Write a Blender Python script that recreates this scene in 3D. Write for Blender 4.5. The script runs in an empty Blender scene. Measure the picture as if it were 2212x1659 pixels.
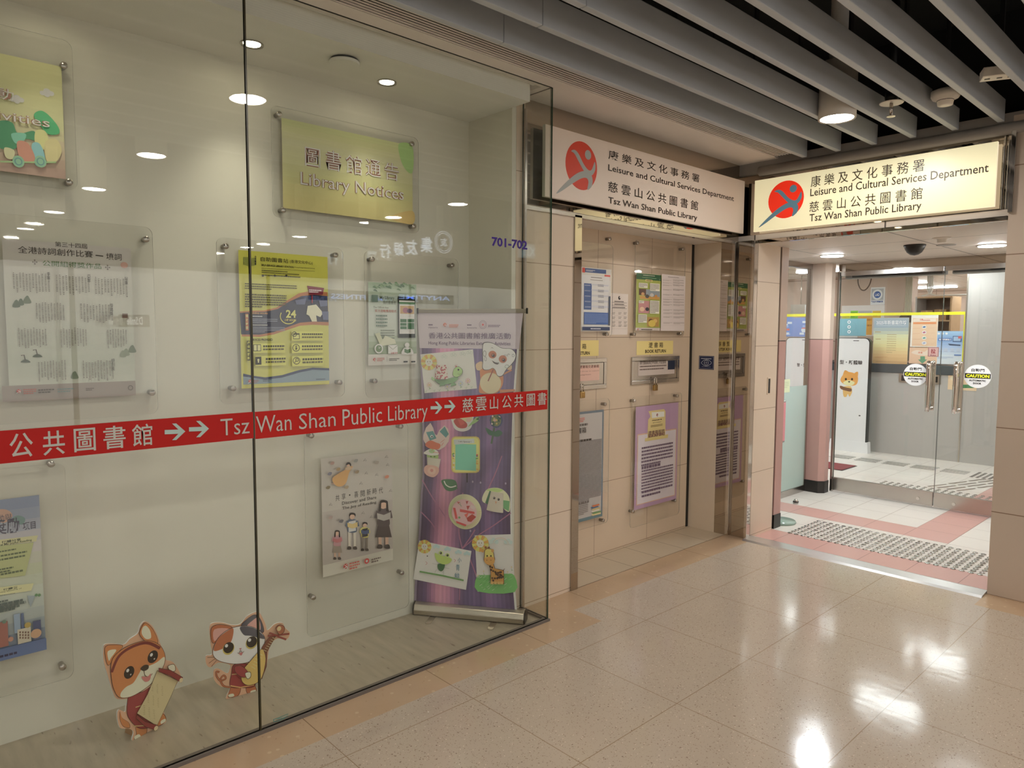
import bpy, bmesh, math, random
import numpy as np
from mathutils import Matrix, Vector
random.seed(7)
S = bpy.context.scene
COL = S.collection
# ---------------------------------------------------------------- camera
EYE = 1.55
F_PX, YAW, PITCH, ROLL = 1525.5, 0.82345, -0.07535, 0.00502
W_PX, H_PX = 2212, 1659
FW = np.array([math.cos(YAW)*math.cos(PITCH), math.sin(YAW)*math.cos(PITCH), math.sin(PITCH)])
_rt = np.array([math.sin(YAW), -math.cos(YAW), 0.0]); _up = np.cross(_rt, FW)
RT = math.cos(ROLL)*_rt + math.sin(ROLL)*_up
UP = -math.sin(ROLL)*_rt + math.cos(ROLL)*_up
cam_d = bpy.data.cameras.new('camera'); cam = bpy.data.objects.new('camera', cam_d); COL.objects.link(cam)
cam_d.sensor_fit = 'HORIZONTAL'; cam_d.sensor_width = 36.0; cam_d.lens = F_PX/W_PX*36.0
cam_d.clip_start = 0.02; cam_d.clip_end = 100
m = Matrix.Identity(4)
for i in range(3):
    m[i][0] = RT[i]; m[i][1] = UP[i]; m[i][2] = -FW[i]
m[2][3] = EYE
cam.matrix_world = m
S.camera = cam
# ---------------------------------------------------------------- world, exposure, light levels
wd = bpy.data.worlds.new('world'); S.world = wd; wd.use_nodes = True
wd.node_tree.nodes['Background'].inputs[0].default_value = (1.0, 0.93, 0.86, 1)
wd.node_tree.nodes['Background'].inputs[1].default_value = 0.06
vs = S.view_settings
vs.view_transform = 'Standard'; vs.look = 'None'; vs.gamma = 1.0; vs.exposure = 0.42
try: vs.use_curve_mapping = False
except Exception: pass
S.cycles.max_bounces = 8; S.cycles.diffuse_bounces = 4; S.cycles.glossy_bounces = 4
S.cycles.transparent_max_bounces = 20; S.cycles.transmission_bounces = 6
S.cycles.sample_clamp_indirect = 6.0; S.cycles.use_denoising = True
S.cycles.caustics_reflective = False; S.cycles.caustics_refractive = False
L_CORRIDOR, L_LOBBY, L_LIBRARY, L_SPOT, L_SIGN, L_SHOP_FILL = 126.0, 175.0, 24.0, 12.0, .56, .84

# ---------------------------------------------------------------- helpers
def lin(c):
    c = c/255.0
    return c/12.92 if c <= 0.04045 else ((c+0.055)/1.055)**2.4
def rgb(c, g=1.0):
    return tuple(min(0.88, lin(x)*g) for x in c) + (1.0,)

class NT:
    def __init__(s, name):
        s.m = bpy.data.materials.new(name); s.m.use_nodes = True
        s.t = s.m.node_tree; s.t.nodes.clear()
        s.out = s.n('ShaderNodeOutputMaterial')
    def n(s, k, **kw):
        x = s.t.nodes.new(k)
        for a, b in kw.items(): setattr(x, a, b)
        return x
    def l(s, a, b): s.t.links.new(a, b)
    def math(s, op, a, b=None):
        x = s.n('ShaderNodeMath', operation=op)
        for i, v in enumerate((a, b)):
            if v is None: continue
            if isinstance(v, (int, float)): x.inputs[i].default_value = v
            else: s.l(v, x.inputs[i])
        return x.outputs[0]
    def mix(s, f, a, b):
        x = s.n('ShaderNodeMix', data_type='RGBA')
        for i, v in ((0, f), (6, a), (7, b)):
            if isinstance(v, (int, float)): x.inputs[i].default_value = v
            elif isinstance(v, tuple): x.inputs[i].default_value = v
            else: s.l(v, x.inputs[i])
        return x.outputs[2]
    def pos(s):
        g = s.n('ShaderNodeNewGeometry'); x = s.n('ShaderNodeSeparateXYZ'); s.l(g.outputs['Position'], x.inputs[0])
        return g.outputs['Position'], x.outputs
    def noise(s, vec, scale, detail=2.0):
        x = s.n('ShaderNodeTexNoise'); x.inputs['Scale'].default_value = scale; x.inputs['Detail'].default_value = detail
        s.l(vec, x.inputs['Vector']); return x.outputs[0]
    def ramp(s, f, a, b):
        x = s.n('ShaderNodeMapRange'); s.l(f, x.inputs[0]); x.inputs[1].default_value = a; x.inputs[2].default_value = b
        return x.outputs[0]
    def pbr(s, col, rough=0.5, metal=0.0, **kw):
        p = s.n('ShaderNodeBsdfPrincipled')
        for k, v in (('Base Color', col), ('Roughness', rough), ('Metallic', metal)) + tuple(kw.items()):
            if isinstance(v, (int, float, tuple)): p.inputs[k].default_value = v
            else: s.l(v, p.inputs[k])
        s.l(p.outputs[0], s.out.inputs[0]); return p

def plain(name, c, rough=0.5, metal=0.0, var=0.06, scale=6.0, g=1.0, **kw):
    t = NT(name); p, _ = t.pos(); n = t.noise(p, scale, 4)
    a = rgb(c, g); lo = tuple(x*(1-var) for x in a[:3])+(1,); hi = tuple(min(1, x*(1+var)) for x in a[:3])+(1,)
    t.pbr(t.mix(n, lo, hi), rough, metal, **kw); return t.m

def joints(t, axes, width):
    """1 on the joint lines of a grid given as (axis output, pitch, offset)."""
    res = None
    for ax, pitch, off in axes:
        f = t.math('FRACT', t.math('DIVIDE', t.math('SUBTRACT', ax, off - pitch*40.0), pitch))
        d = t.math('MULTIPLY', t.math('ABSOLUTE', t.math('SUBTRACT', f, 0.5)), pitch)
        j = t.math('GREATER_THAN', d, pitch/2 - width/2)
        res = j if res is None else t.math('MAXIMUM', res, j)
    return res

def tiled(name, c, jc, axes, width=0.004, rough=0.25, speck=None, var=0.05, g=1.0, bump=True, **kw):
    t = NT(name); p, xyz = t.pos()
    ax = [(xyz[{'X': 0, 'Y': 1, 'Z': 2}[a]], pi, o) for a, pi, o in axes]
    a = rgb(c, g); lo = tuple(x*(1-var) for x in a[:3])+(1,); hi = tuple(min(1, x*(1+var)) for x in a[:3])+(1,)
    col = t.mix(t.noise(p, 3.0, 5), lo, hi)
    if speck:
        for sc, thr, sc_c in speck:
            v = t.n('ShaderNodeTexVoronoi'); v.inputs['Scale'].default_value = sc; t.l(p, v.inputs['Vector'])
            col = t.mix(t.math('MULTIPLY', t.math('LESS_THAN', v.outputs['Distance'], thr), 0.75), col, rgb(sc_c))
    j = joints(t, ax, width)
    col = t.mix(j, col, rgb(jc))
    b = t.n('ShaderNodeBump'); b.inputs['Strength'].default_value = 0.035 if bump else 0.0; b.inputs['Distance'].default_value = 0.02
    t.l(t.noise(p, 9.0, 2), b.inputs['Height'])
    pb = t.pbr(col, rough, 0.0, **kw)
    if bump: t.l(b.outputs[0], pb.inputs['Normal'])
    return t.m

def glassy(name, tint, refl=0.045, rough=0.0, body=0.0, body_c=(0.8, 0.85, 0.8, 1)):
    t = NT(name)
    lw = t.n('ShaderNodeLayerWeight'); lw.inputs[0].default_value = 0.5
    f = t.math('ADD', t.math('MULTIPLY', t.math('POWER', lw.outputs['Facing'], 5.0), 1.0-refl), refl)
    tr = t.n('ShaderNodeBsdfTransparent'); tr.inputs[0].default_value = tint
    gl = t.n('ShaderNodeBsdfGlossy'); gl.inputs['Roughness'].default_value = rough
    src = tr.outputs[0]
    if body:
        df = t.n('ShaderNodeBsdfDiffuse'); df.inputs[0].default_value = body_c
        mx = t.n('ShaderNodeMixShader'); mx.inputs[0].default_value = body
        t.l(tr.outputs[0], mx.inputs[1]); t.l(df.outputs[0], mx.inputs[2]); src = mx.outputs[0]
    m2 = t.n('ShaderNodeMixShader'); t.l(f, m2.inputs[0]); t.l(src, m2.inputs[1]); t.l(gl.outputs[0], m2.inputs[2])
    t.l(m2.outputs[0], t.out.inputs[0]); return t.m

def lamp_mat(name, c, strength):
    t = NT(name); e = t.n('ShaderNodeEmission'); e.inputs[0].default_value = rgb(c) if max(c) > 1 else tuple(c)+(1,)
    e.inputs[1].default_value = strength; t.l(e.outputs[0], t.out.inputs[0]); return t.m

M = {}
M['floor'] = tiled('mall_floor_tile', (192, 177, 160), (156, 134, 110), [('X', .603, 1.236), ('Y', .603, 1.612)], .0034, .12,
                   speck=[(70, .17, (140, 118, 98)), (48, .13, (226, 212, 194)), (120, .18, (150, 132, 112)), (30, .10, (126, 106, 90)), (7, .022, (250, 245, 235))], var=.05)
M['floor_border'] = tiled('border_stone', (194, 166, 136), (150, 122, 94), [('X', .603, 1.236)], .004, .13,
                          speck=[(18, .14, (210, 184, 152)), (34, .12, (176, 146, 116))], var=.12)
M['floor_niche'] = tiled('niche_floor_tile', (200, 184, 160), (128, 104, 78), [('X', .293, 3.10), ('Y', .31, 3.092)], .005, .28, var=.04)
M['floor_lobby'] = tiled('lobby_white_tile', (226, 219, 210), (160, 140, 128), [('X', .302, 5.83), ('Y', .302, 1.555)], .004, .30, var=.03)
M['floor_pink'] = tiled('lobby_pink_tile', (206, 162, 152), (150, 105, 95), [('X', .302, 5.83), ('Y', .302, 1.555)], .004, .30, var=.05)
M['wall_tile_x'] = tiled('beige_wall_tile_pier', (202, 186, 170), (140, 116, 96), [('Z', .5, .0)], .006, .35, var=.04)
M['wall_tile_n'] = tiled('beige_wall_tile_niche', (214, 194, 170), (150, 124, 100), [('Z', .5, .008), ('X', .6, 3.66)], .004, .3, var=.04)
M['wall_tile_p'] = tiled('beige_wall_tile', (222, 204, 184), (160, 136, 112), [('Z', .475, .02)], .004, .3, var=.04)
M['lib_wall'] = tiled('library_wall_panel', (205, 182, 165), (150, 125, 108), [('Z', .9, 1.42), ('Y', .9, 4.35)], .012, .5, var=.03)
M['paint'] = plain('offwhite_paint', (228, 226, 214), .6, var=.03)
M['ceil_white'] = plain('white_soffit_paint', (232, 226, 220), .7, var=.04)
M['ceil_disp'] = plain('display_ceiling_paint', (244, 242, 236), .7, var=.03)
M['ceil_lobby'] = tiled('lobby_ceiling_panel', (216, 206, 196), (90, 82, 76), [('X', .62, 5.53), ('Y', .9, 1.75)], .010, .45, var=.02)
M['dark'] = plain('black_void', (9, 9, 9), .95)
M['slat'] = plain('grey_slat_paint', (190, 196, 204), .45, var=.03)
M['grille_dark'] = plain('grille_gap', (16, 14, 12), .9)
M['beam'] = plain('grey_beam_paint', (150, 146, 142), .5)
M['steel'] = plain('brushed_steel', (196, 190, 184), .22, 1.0, var=.05, scale=30)
M['chrome'] = plain('chrome', (215, 210, 205), .07, 1.0, var=.02)
M['stud'] = plain('stud_steel', (150, 146, 142), .16, 1.0)
M['mirror'] = plain('mirror_steel', (184, 174, 162), .025, 1.0, var=.02)
M['threshold'] = plain('polished_steel_plate', (214, 212, 210), .3, 1.0, var=.06, scale=12)
M['black'] = plain('black_plastic', (22, 21, 20), .35)
M['white_plastic'] = plain('white_plastic', (232, 226, 216), .35)
M['brass'] = plain('brass', (176, 146, 96), .25, 1.0)
M['pink_wall'] = plain('pink_tile_wall', (188, 150, 142), .35)
M['skirt'] = plain('black_skirting', (34, 31, 29), .3)
M['counter'] = plain('grey_counter_laminate', (186, 183, 178), .5, var=.02)
M['counter_top'] = plain('dark_counter_edge', (70, 80, 84), .35)
M['yellow_tape'] = plain('yellow_tape', (244, 220, 50), .5, g=1.2)
M['kiosk_white'] = plain('white_panel', (240, 240, 242), .35, var=.01)
M['alu'] = plain('aluminium', (200, 194, 182), .28, 1.0, scale=40)
M['wood'] = plain('pale_wood', (196, 160, 120), .5, var=.12, scale=12)
M['carton'] = plain('brown_cardboard', (178, 138, 98), .8)
M['fabric_roll'] = plain('banner_back', (150, 140, 150), .7)
M['rubber'] = plain('grey_channel', (112, 104, 98), .5)
M['glass_edge'] = plain('green_glass_edge', (40, 62, 48), .12)
M['seam'] = plain('dark_seam', (60, 56, 34), .4)
M['glass'] = glassy('shop_glass', (0.972, 0.984, 0.968, 1), .05)
M['glass_clear'] = glassy('door_glass', (0.96, 0.975, 0.965, 1), .045)
M['acrylic'] = glassy('clear_acrylic', (0.99, 0.99, 0.985, 1), .04, 0.02)
M['acrylic_edge'] = glassy('acrylic_edge', (0.8, 0.8, 0.78, 1), .2, 0.1, .55, (0.5, 0.5, 0.46, 1))
M['frost'] = glassy('frosted_film', (0.6, 0.75, 0.7, 1), .04, 0.1, .72, (0.62, 0.76, 0.72, 1))
M['lamp'] = lamp_mat('downlight_lens', (1.0, .925, .835), L_CORRIDOR)
M['lamp_spot'] = lamp_mat('spotlight_lens', (1.0, .88, .62), 18.0)
M['lamp_lobby'] = lamp_mat('lobby_light_lens', (.90, .97, 1.0), L_LOBBY)
M['lamp_lib'] = lamp_mat('library_light_lens', (.93, .98, 1.0), L_LIBRARY)
def vinyl():
    t = NT('streaked_vinyl_floor'); p, xyz = t.pos()
    mp = t.n('ShaderNodeMapping'); mp.inputs['Scale'].default_value = (30, 4.5, 1); mp.inputs['Rotation'].default_value = (0, 0, .25); t.l(p, mp.inputs['Vector'])
    n1 = t.noise(mp.outputs[0], 1.0, 5); mp2 = t.n('ShaderNodeMapping'); mp2.inputs['Scale'].default_value = (70, 14, 1); mp2.inputs['Rotation'].default_value = (0, 0, .25); t.l(p, mp2.inputs['Vector'])
    n2 = t.ramp(t.noise(mp2.outputs[0], 1.0, 1), .70, .76)
    c = t.mix(n1, rgb((152, 142, 126)), rgb((196, 184, 164)))
    t.pbr(t.mix(t.math('MULTIPLY', n2, .6), c, rgb((96, 78, 60))), .3); return t.m
M['vinyl'] = vinyl()
def printed(name, rough=.45, emit=0.0):
    t = NT(name); a = t.n('ShaderNodeVertexColor'); a.layer_name = 'ink'
    p = t.pbr(a.outputs[0], rough); p.inputs['Specular IOR Level'].default_value = .2
    if emit:
        t.l(a.outputs[0], p.inputs['Emission Color']); p.inputs['Emission Strength'].default_value = emit
    return t.m
M['print'] = printed('printed_ink')
M['print_gloss'] = printed('printed_gloss', .25)
def sign_lit():
    t = NT('backlit_sign_face'); p, xyz = t.pos(); a = t.n('ShaderNodeVertexColor'); a.layer_name = 'ink'
    # the tubes behind the panel leave the far end and the middle a little brighter
    d = t.math('ABSOLUTE', t.math('SUBTRACT', xyz[1], 1.52)); f = t.ramp(d, 1.0, .0)
    z = t.ramp(t.math('ABSOLUTE', t.math('SUBTRACT', xyz[2], 2.46)), .25, .0)
    st = t.math('MULTIPLY', t.math('ADD', .70, t.math('MULTIPLY', t.math('MULTIPLY', f, z), .75)), L_SIGN)
    pr = t.pbr(a.outputs[0], .3); t.l(a.outputs[0], pr.inputs['Emission Color']); t.l(st, pr.inputs['Emission Strength'])
    return t.m
M['sign_lit'] = sign_lit()
M['sign_lit_side'] = lamp_mat('backlit_sign_edge', (.95, .80, .55), .75)
M['neon'] = printed('shop_sign_light', .4, 3.2)

class MB:
    def __init__(s): s.v = []; s.f = []; s.mi = []; s.sm = []; s.cur = 0
    def add(s, v, f, mi=None, sm=False):
        o = len(s.v); s.v += [tuple(x) for x in v]
        for q in f:
            s.f.append([i+o for i in q]); s.mi.append(s.cur if mi is None else mi); s.sm.append(sm)
        return s
    def box(s, a, b, mi=None, faces='xXyYzZ'):
        x0, y0, z0 = [min(p, q) for p, q in zip(a, b)]; x1, y1, z1 = [max(p, q) for p, q in zip(a, b)]
        v = [(x0, y0, z0), (x1, y0, z0), (x1, y1, z0), (x0, y1, z0), (x0, y0, z1), (x1, y0, z1), (x1, y1, z1), (x0, y1, z1)]
        q = dict(z=(0, 3, 2, 1), Z=(4, 5, 6, 7), y=(0, 1, 5, 4), X=(1, 2, 6, 5), Y=(2, 3, 7, 6), x=(3, 0, 4, 7))
        return s.add(v, [q[k] for k in faces], mi)
    def obox(s, c, U, V, N, su, sv, sn, mi=None):
        c, U, V, N = map(np.array, (c, U, V, N)); v = []
        for k in (-1, 1):
            for a, b in ((-1, -1), (1, -1), (1, 1), (-1, 1)): v.append(c+U*a*su/2+V*b*sv/2+N*k*sn/2)
        return s.add(v, [(0, 3, 2, 1), (4, 5, 6, 7), (0, 1, 5, 4), (1, 2, 6, 5), (2, 3, 7, 6), (3, 0, 4, 7)], mi)
    def prism(s, pts, d, mi=None, mside=None):
        """pts: 3-D outline, d: extrusion vector."""
        n = len(pts); d = np.array(d); v = [tuple(p) for p in pts]+[tuple(np.array(p)+d) for p in pts]
        s.add(v, [list(range(n))[::-1], list(range(n, 2*n))], mi)
        o = len(s.v)-2*n
        for i in range(n):
            j = (i+1) % n; s.f.append([o+i, o+j, o+n+j, o+n+i]); s.mi.append(s.cur if (mside if mside is not None else mi) is None else (mside if mside is not None else mi)); s.sm.append(False)
        return s
    def lathe(s, c, axis, prof, n=32, mi=None, sm=True, caps=True):
        """prof: (radius, height along axis)."""
        c = np.array(c, float); a = np.array(axis, float); a /= np.linalg.norm(a)
        e = np.cross(a, (0, 0, 1.0)); e = np.array((1.0, 0, 0)) if np.linalg.norm(e) < 1e-4 else e/np.linalg.norm(e); g = np.cross(a, e)
        v = []
        for r, h in prof:
            for k in range(n):
                t = 2*math.pi*k/n; v.append(c+a*h+(e*math.cos(t)+g*math.sin(t))*r)
        f = []
        for i in range(len(prof)-1):
            for k in range(n): f.append((i*n+k, i*n+(k+1) % n, (i+1)*n+(k+1) % n, (i+1)*n+k))
        s.add(v, f, mi, sm)
        o = len(s.v)-len(v)
        for i, rev in ((0, True), (len(prof)-1, False)):
            if caps and prof[i][0] > 1e-5:
                q = [o+i*n+k for k in range(n)]; s.f.append(q[::-1] if rev else q); s.mi.append(s.cur if mi is None else mi); s.sm.append(False)
        return s
    def cyl(s, c, axis, r, h, n=24, mi=None): return s.lathe(c, axis, [(r, 0), (r, h)], n, mi)
    def tube(s, pts, r, n=10, mi=None):
        P = [np.array(p, float) for p in pts]; v = []; prev = None
        for i, p in enumerate(P):
            t = P[min(i+1, len(P)-1)]-P[max(i-1, 0)]; t /= np.linalg.norm(t)
            if prev is None:
                e = np.cross(t, (0.3, 0.2, 1.0)); e = e/np.linalg.norm(e)
            else:
                e = prev-t*(prev@t); e = e/np.linalg.norm(e)
            prev = e; g = np.cross(t, e)
            for k in range(n): v.append(p+(e*math.cos(2*math.pi*k/n)+g*math.sin(2*math.pi*k/n))*r)
        f = []
        for i in range(len(P)-1):
            for k in range(n): f.append((i*n+k, i*n+(k+1) % n, (i+1)*n+(k+1) % n, (i+1)*n+k))
        f.append(list(range(n))[::-1]); f.append([(len(P)-1)*n+k for k in range(n)])
        return s.add(v, f, mi, True)
    def build(s, name, mats, parent=None, bevel=0.0):
        off = np.array(parent.location) if parent is not None and parent.get('_own') else np.zeros(3)
        if parent is not None and parent.get('_own') is None and parent.get('_off') is not None: off = np.array(parent['_off'])
        me = bpy.data.meshes.new(name); me.from_pydata([tuple(np.array(p)-off) for p in s.v], [], s.f)
        if not isinstance(mats, (list, tuple)): mats = [mats]
        for q in mats: me.materials.append(q)
        me.polygons.foreach_set('material_index', s.mi); me.polygons.foreach_set('use_smooth', s.sm)
        bm = bmesh.new(); bm.from_mesh(me); bmesh.ops.recalc_face_normals(bm, faces=bm.faces); bm.to_mesh(me); bm.free()
        me.update()
        o = bpy.data.objects.new(name, me); COL.objects.link(o)
        if parent is not None: o.parent = parent; o['_off'] = [float(x) for x in off]
        if bevel:
            b = o.modifiers.new('bevel', 'BEVEL'); b.width = bevel; b.segments = 2; b.limit_method = 'ANGLE'
        return o

def thing(name, label, cat, loc, group=None):
    o = bpy.data.objects.new(name, None); COL.objects.link(o); o.location = loc; o.empty_display_size = .05
    o['_own'] = 1; o['label'] = label; o['category'] = cat
    if group: o['group'] = group
    return o
def tag(o, label, cat, group=None):
    o['label'] = label; o['category'] = cat
    if group: o['group'] = group
    return o
def struct(name, mb, mats, parent=None, bevel=0.0):
    o = mb.build(name, mats, parent, bevel)
    if parent is None: o['kind'] = 'structure'
    return o

# ---------------------------------------------------------------- planes and print
class Pl:
    """A vertical plane: o a point on it (x, y), u its horizontal direction as seen from in front."""
    def __init__(s, o, u, off=0.0):
        u = np.array([u[0], u[1], 0.0]); s.U = u/np.linalg.norm(u); s.V = np.array([0, 0, 1.0]); s.N = np.cross(s.U, s.V)
        s.o = np.array([o[0], o[1], 0.0])+s.N*off
    def px(s, x, y):
        d = FW*F_PX+RT*(x-W_PX/2)-UP*(y-H_PX/2); e = np.array([0, 0, EYE])
        p = e+d*(((s.o-e)@s.N)/(d@s.N))-s.o
        return np.array([p@s.U, p@s.V])
    def at(s, u, v, d=0.0): return s.o+s.U*u+s.V*v+s.N*d
def wallY(y): return Pl((0, y), (1, 0))          # faces the corridor
def wallX(x): return Pl((x, 0), (0, -1))         # faces back along the corridor

_gc = {}
def glyphs(txt, off):
    k = (txt, round(off, 4))
    if k not in _gc:
        c = bpy.data.curves.new('lettering', 'FONT'); c.body = txt; c.resolution_u = 2; c.offset = off; c.space_line = 1.05
        o = bpy.data.objects.new('lettering', c); me = o.to_mesh()
        v = np.array([(q.co.x, q.co.y) for q in me.vertices]) if len(me.vertices) else np.zeros((0, 2))
        f = [list(p.vertices) for p in me.polygons]; o.to_mesh_clear(); bpy.data.objects.remove(o); bpy.data.curves.remove(c)
        _gc[k] = (v, f)
    return _gc[k]

def smooth(pts, n=5, closed=True):
    P = [np.array(p, float) for p in pts]; N = len(P); out = []
    for i in range(N if closed else N-1):
        g = (lambda k: P[k % N]) if closed else (lambda k: P[max(0, min(N-1, k))])
        a, b, c, d = g(i-1), g(i), g(i+1), g(i+2)
        for k in range(n):
            t = k/n; out.append(.5*((2*b)+(c-a)*t+(2*a-5*b+4*c-d)*t*t+(3*b-a-3*c+d)*t**3))
    if not closed: out.append(P[-1])
    return out

class Art:
    """Flat printing in thin ink layers on a plane; coordinates are picture points read on that plane."""
    STEP = 0.00022
    def __init__(s, pl, crop=(0, 0, 1.0), gain=1.45): s.p = pl; s.c = crop; s.v = []; s.f = []; s.k = []; s.d = 0.0; s.gain = gain
    def uv(s, x, y): return s.p.px(s.c[0]+x/s.c[2], s.c[1]+y/s.c[2])
    def _add(s, uvs, faces, col):
        s.d += s.STEP; o = len(s.v)
        s.v += [tuple(s.p.at(q[0], q[1], s.d)) for q in uvs]
        c = rgb(col, s.gain)
        if s.gain > 1.2:
            y = .3*c[0]+.59*c[1]+.11*c[2]; c = tuple(x*.84+y*.16 for x in c[:3])+(1.0,)
        for f in faces: s.f.append([i+o for i in f]); s.k.append(c)
        return s
    def polyuv(s, pts, col):
        a = sum(p[0]*q[1]-q[0]*p[1] for p, q in zip(pts, list(pts[1:])+[pts[0]]))
        if a < 0: pts = list(pts)[::-1]
        return s._add(pts, [list(range(len(pts)))], col)
    def poly(s, pts, col): return s.polyuv([s.uv(*p) for p in pts], col)
    def blob(s, pts, col, n=5): return s.polyuv(smooth([s.uv(*p) for p in pts], n), col)
    def rect(s, x0, y0, x1, y1, col, rot=0):
        a, b = s.uv(x0, y0), s.uv(x1, y1); return s.polyuv([(a[0], b[1]), (b[0], b[1]), (b[0], a[1]), (a[0], a[1])], col)
    def grad(s, x0, y0, x1, y1, cols, n=14):
        a, b = s.uv(x0, y0), s.uv(x1, y1); s.d += s.STEP
        for i in range(n):
            t = (i+.5)/n*(len(cols)-1); k = min(int(t), len(cols)-2); t -= k
            c = tuple(cols[k][j]*(1-t)+cols[k+1][j]*t for j in range(3)); v0 = a[1]+(b[1]-a[1])*i/n; v1 = a[1]+(b[1]-a[1])*(i+1)/n
            s.d -= s.STEP; s._add([(a[0], v1), (b[0], v1), (b[0], v0), (a[0], v0)], [[0, 1, 2, 3]], c)
        return s
    def ell(s, x, y, rx, ry, col, n=28, a0=0, a1=360):
        c = s.uv(x, y); ru = abs(s.uv(x+rx, y)[0]-c[0]); rv = abs(s.uv(x, y+ry)[1]-c[1])
        st = [math.radians(a0+(a1-a0)*i/n) for i in range(n if a1-a0 == 360 else n+1)]
        return s.polyuv([(c[0]+ru*math.cos(t), c[1]+rv*math.sin(t)) for t in st], col)
    def line(s, pts, w, col, sm=False, px=True):
        P = [s.uv(*p) for p in pts] if px else [np.array(p) for p in pts]
        if sm: P = smooth(P, 6, False)
        L = []; R = []
        for i, p in enumerate(P):
            t = P[min(i+1, len(P)-1)]-P[max(i-1, 0)]; t = t/(np.linalg.norm(t)+1e-9); n = np.array([-t[1], t[0]])*w/2
            L.append(p+n); R.append(p-n)
        n = len(P); return s._add(L+R, [[i+n, i+1+n, i+1, i] for i in range(n-1)], col)
    def ring(s, x, y, rx, ry, w, col, n=32, a0=0, a1=360):
        c = s.uv(x, y); ru = abs(s.uv(x+rx, y)[0]-c[0]); rv = abs(s.uv(x, y+ry)[1]-c[1])
        return s.line([(c[0]+ru*math.cos(math.radians(a0+(a1-a0)*i/n)), c[1]+rv*math.sin(math.radians(a0+(a1-a0)*i/n))) for i in range(n+1)], w, col, px=False)
    def text(s, txt, x0, y0, x1, y1, col, bold=0.0, shear=0.0, rot=0.0, mirror=False):
        """txt fitted to the box whose top left is (x0, y0) and bottom right (x1, y1)."""
        a, b = s.uv(x0, y0), s.uv(x1, y1); v, f = glyphs(txt, bold)
        if not len(v): return s
        lo, hi = v.min(0), v.max(0); q = (v-lo)/(hi-lo+1e-9)
        if mirror: q[:, 0] = 1-q[:, 0]
        w = np.array([b[0]-a[0], a[1]-b[1]]); P = q*w
        P[:, 0] += P[:, 1]*shear
        if rot:
            c, t = math.cos(math.radians(rot)), math.sin(math.radians(rot)); ce = w/2; R = P-ce
            P = np.stack([R[:, 0]*c-R[:, 1]*t, R[:, 0]*t+R[:, 1]*c], 1)+ce
        P = P+np.array([a[0], b[1]])
        if mirror: f = [g[::-1] for g in f]
        return s._add([tuple(x) for x in P], f, col)
    def body(s, x0, y0, x1, y1, n, col, h=.55, end=.75, ch=2.2):
        """n lines of small print too fine to read: rows of word-long strokes."""
        a, b = s.uv(x0, y0), s.uv(x1, y1)
        if a[1]-b[1] < .004*n: a[1] = b[1]+.0045*n
        if b[0] <= a[0]: return s
        ph = (a[1]-b[1])/n; vs, fs = [], []
        for i in range(n):
            y = a[1]-ph*(i+.5); x = a[0]; last = b[0] if i < n-1 else a[0]+(b[0]-a[0])*end
            while x < last:
                w = ph*h*random.uniform(1.0, ch); e = min(x+w, last); o = len(vs)
                vs += [(x, y-ph*h/2), (e, y-ph*h/2), (e, y+ph*h/2), (x, y+ph*h/2)]; fs.append([o, o+1, o+2, o+3]); x = e+ph*h*.3
        return s._add(vs, fs, col)
    def columns(s, x0, y0, x1, y1, n, col, w=.5):
        a, b = s.uv(x0, y0), s.uv(x1, y1); pw = max(.003, (b[0]-a[0])/n); vs, fs = [], []
        for i in range(n):
            x = b[0]-pw*(i+.5); y = a[1]-random.uniform(0, .12)*(a[1]-b[1]); e = b[1]+random.uniform(0, .25)*(a[1]-b[1])
            while y > e:
                hh = pw*w*random.uniform(.7, 1.0); ww = pw*w*random.uniform(.6, 1)
                o = len(vs); vs += [(x-ww/2, y-hh), (x+ww/2, y-hh), (x+ww/2, y), (x-ww/2, y)]; fs.append([o, o+1, o+2, o+3]); y -= pw*w*1.35
        return s._add(vs, fs, col)
    def logo(s, x, y, r, red=(226, 70, 52), blue=(238, 228, 222), k=1.0):
        """round emblem with a leaping figure; centre as a picture point, r in metres."""
        c = s.uv(x, y); P = lambda a, b: (c[0]+a*r, c[1]-b*r*k)
        s.polyuv([P(math.cos(t*math.pi/20), math.sin(t*math.pi/20)) for t in range(40)], red)
        s.polyuv([P(.40+.2*math.cos(t*math.pi/10), -.52+.2*math.sin(t*math.pi/10)) for t in range(20)], blue)
        s.polyuv(smooth([P(-.66, -.50), P(-.45, -.58), P(-.2, -.46), P(.12, -.1), P(.42, .1), P(.64, .06), P(.84, -.30), P(.88, .0), P(.72, .26), P(.46, .32), P(.16, .2), P(-.2, -.16), P(-.45, -.42)], 5), blue)
        s.polyuv(smooth([P(-1.53, 1.34), P(-1.0, .86), P(-.4, .42), P(.1, .20), P(.5, .18), P(.70, .42), P(.68, .72), P(.50, .90), P(.38, .92), P(.44, .6), P(.3, .46), P(-.05, .54), P(-.6, .84), P(-1.2, 1.20)], 5), blue)
        return s
    def rectm(s, u0, v0, u1, v1, col): return s.polyuv([(u0, v0), (u1, v0), (u1, v1), (u0, v1)], col)
    def build(s, name, parent=None, mat=None, extra=None):
        """extra: an MB of solid backing in the same mesh, with its own material."""
        me = bpy.data.meshes.new(name); V = list(s.v); Fc = list(s.f); mi = [0]*len(Fc); K = list(s.k)
        mats = [mat or M['print']]
        if extra:
            o = len(V); V += extra[0].v; Fc += [[i+o for i in q] for q in extra[0].f]; mi += [1+a for a in extra[0].mi]; K += [(.8, .8, .8, 1)]*len(extra[0].f)
            mats += extra[1] if isinstance(extra[1], list) else [extra[1]]
        off = np.array(parent.location) if parent is not None and parent.get('_own') else np.array(parent.get('_off') or (0, 0, 0)) if parent is not None else np.zeros(3)
        me.from_pydata([tuple(np.array(p)-off) for p in V], [], Fc)
        for q in mats: me.materials.append(q)
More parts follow.
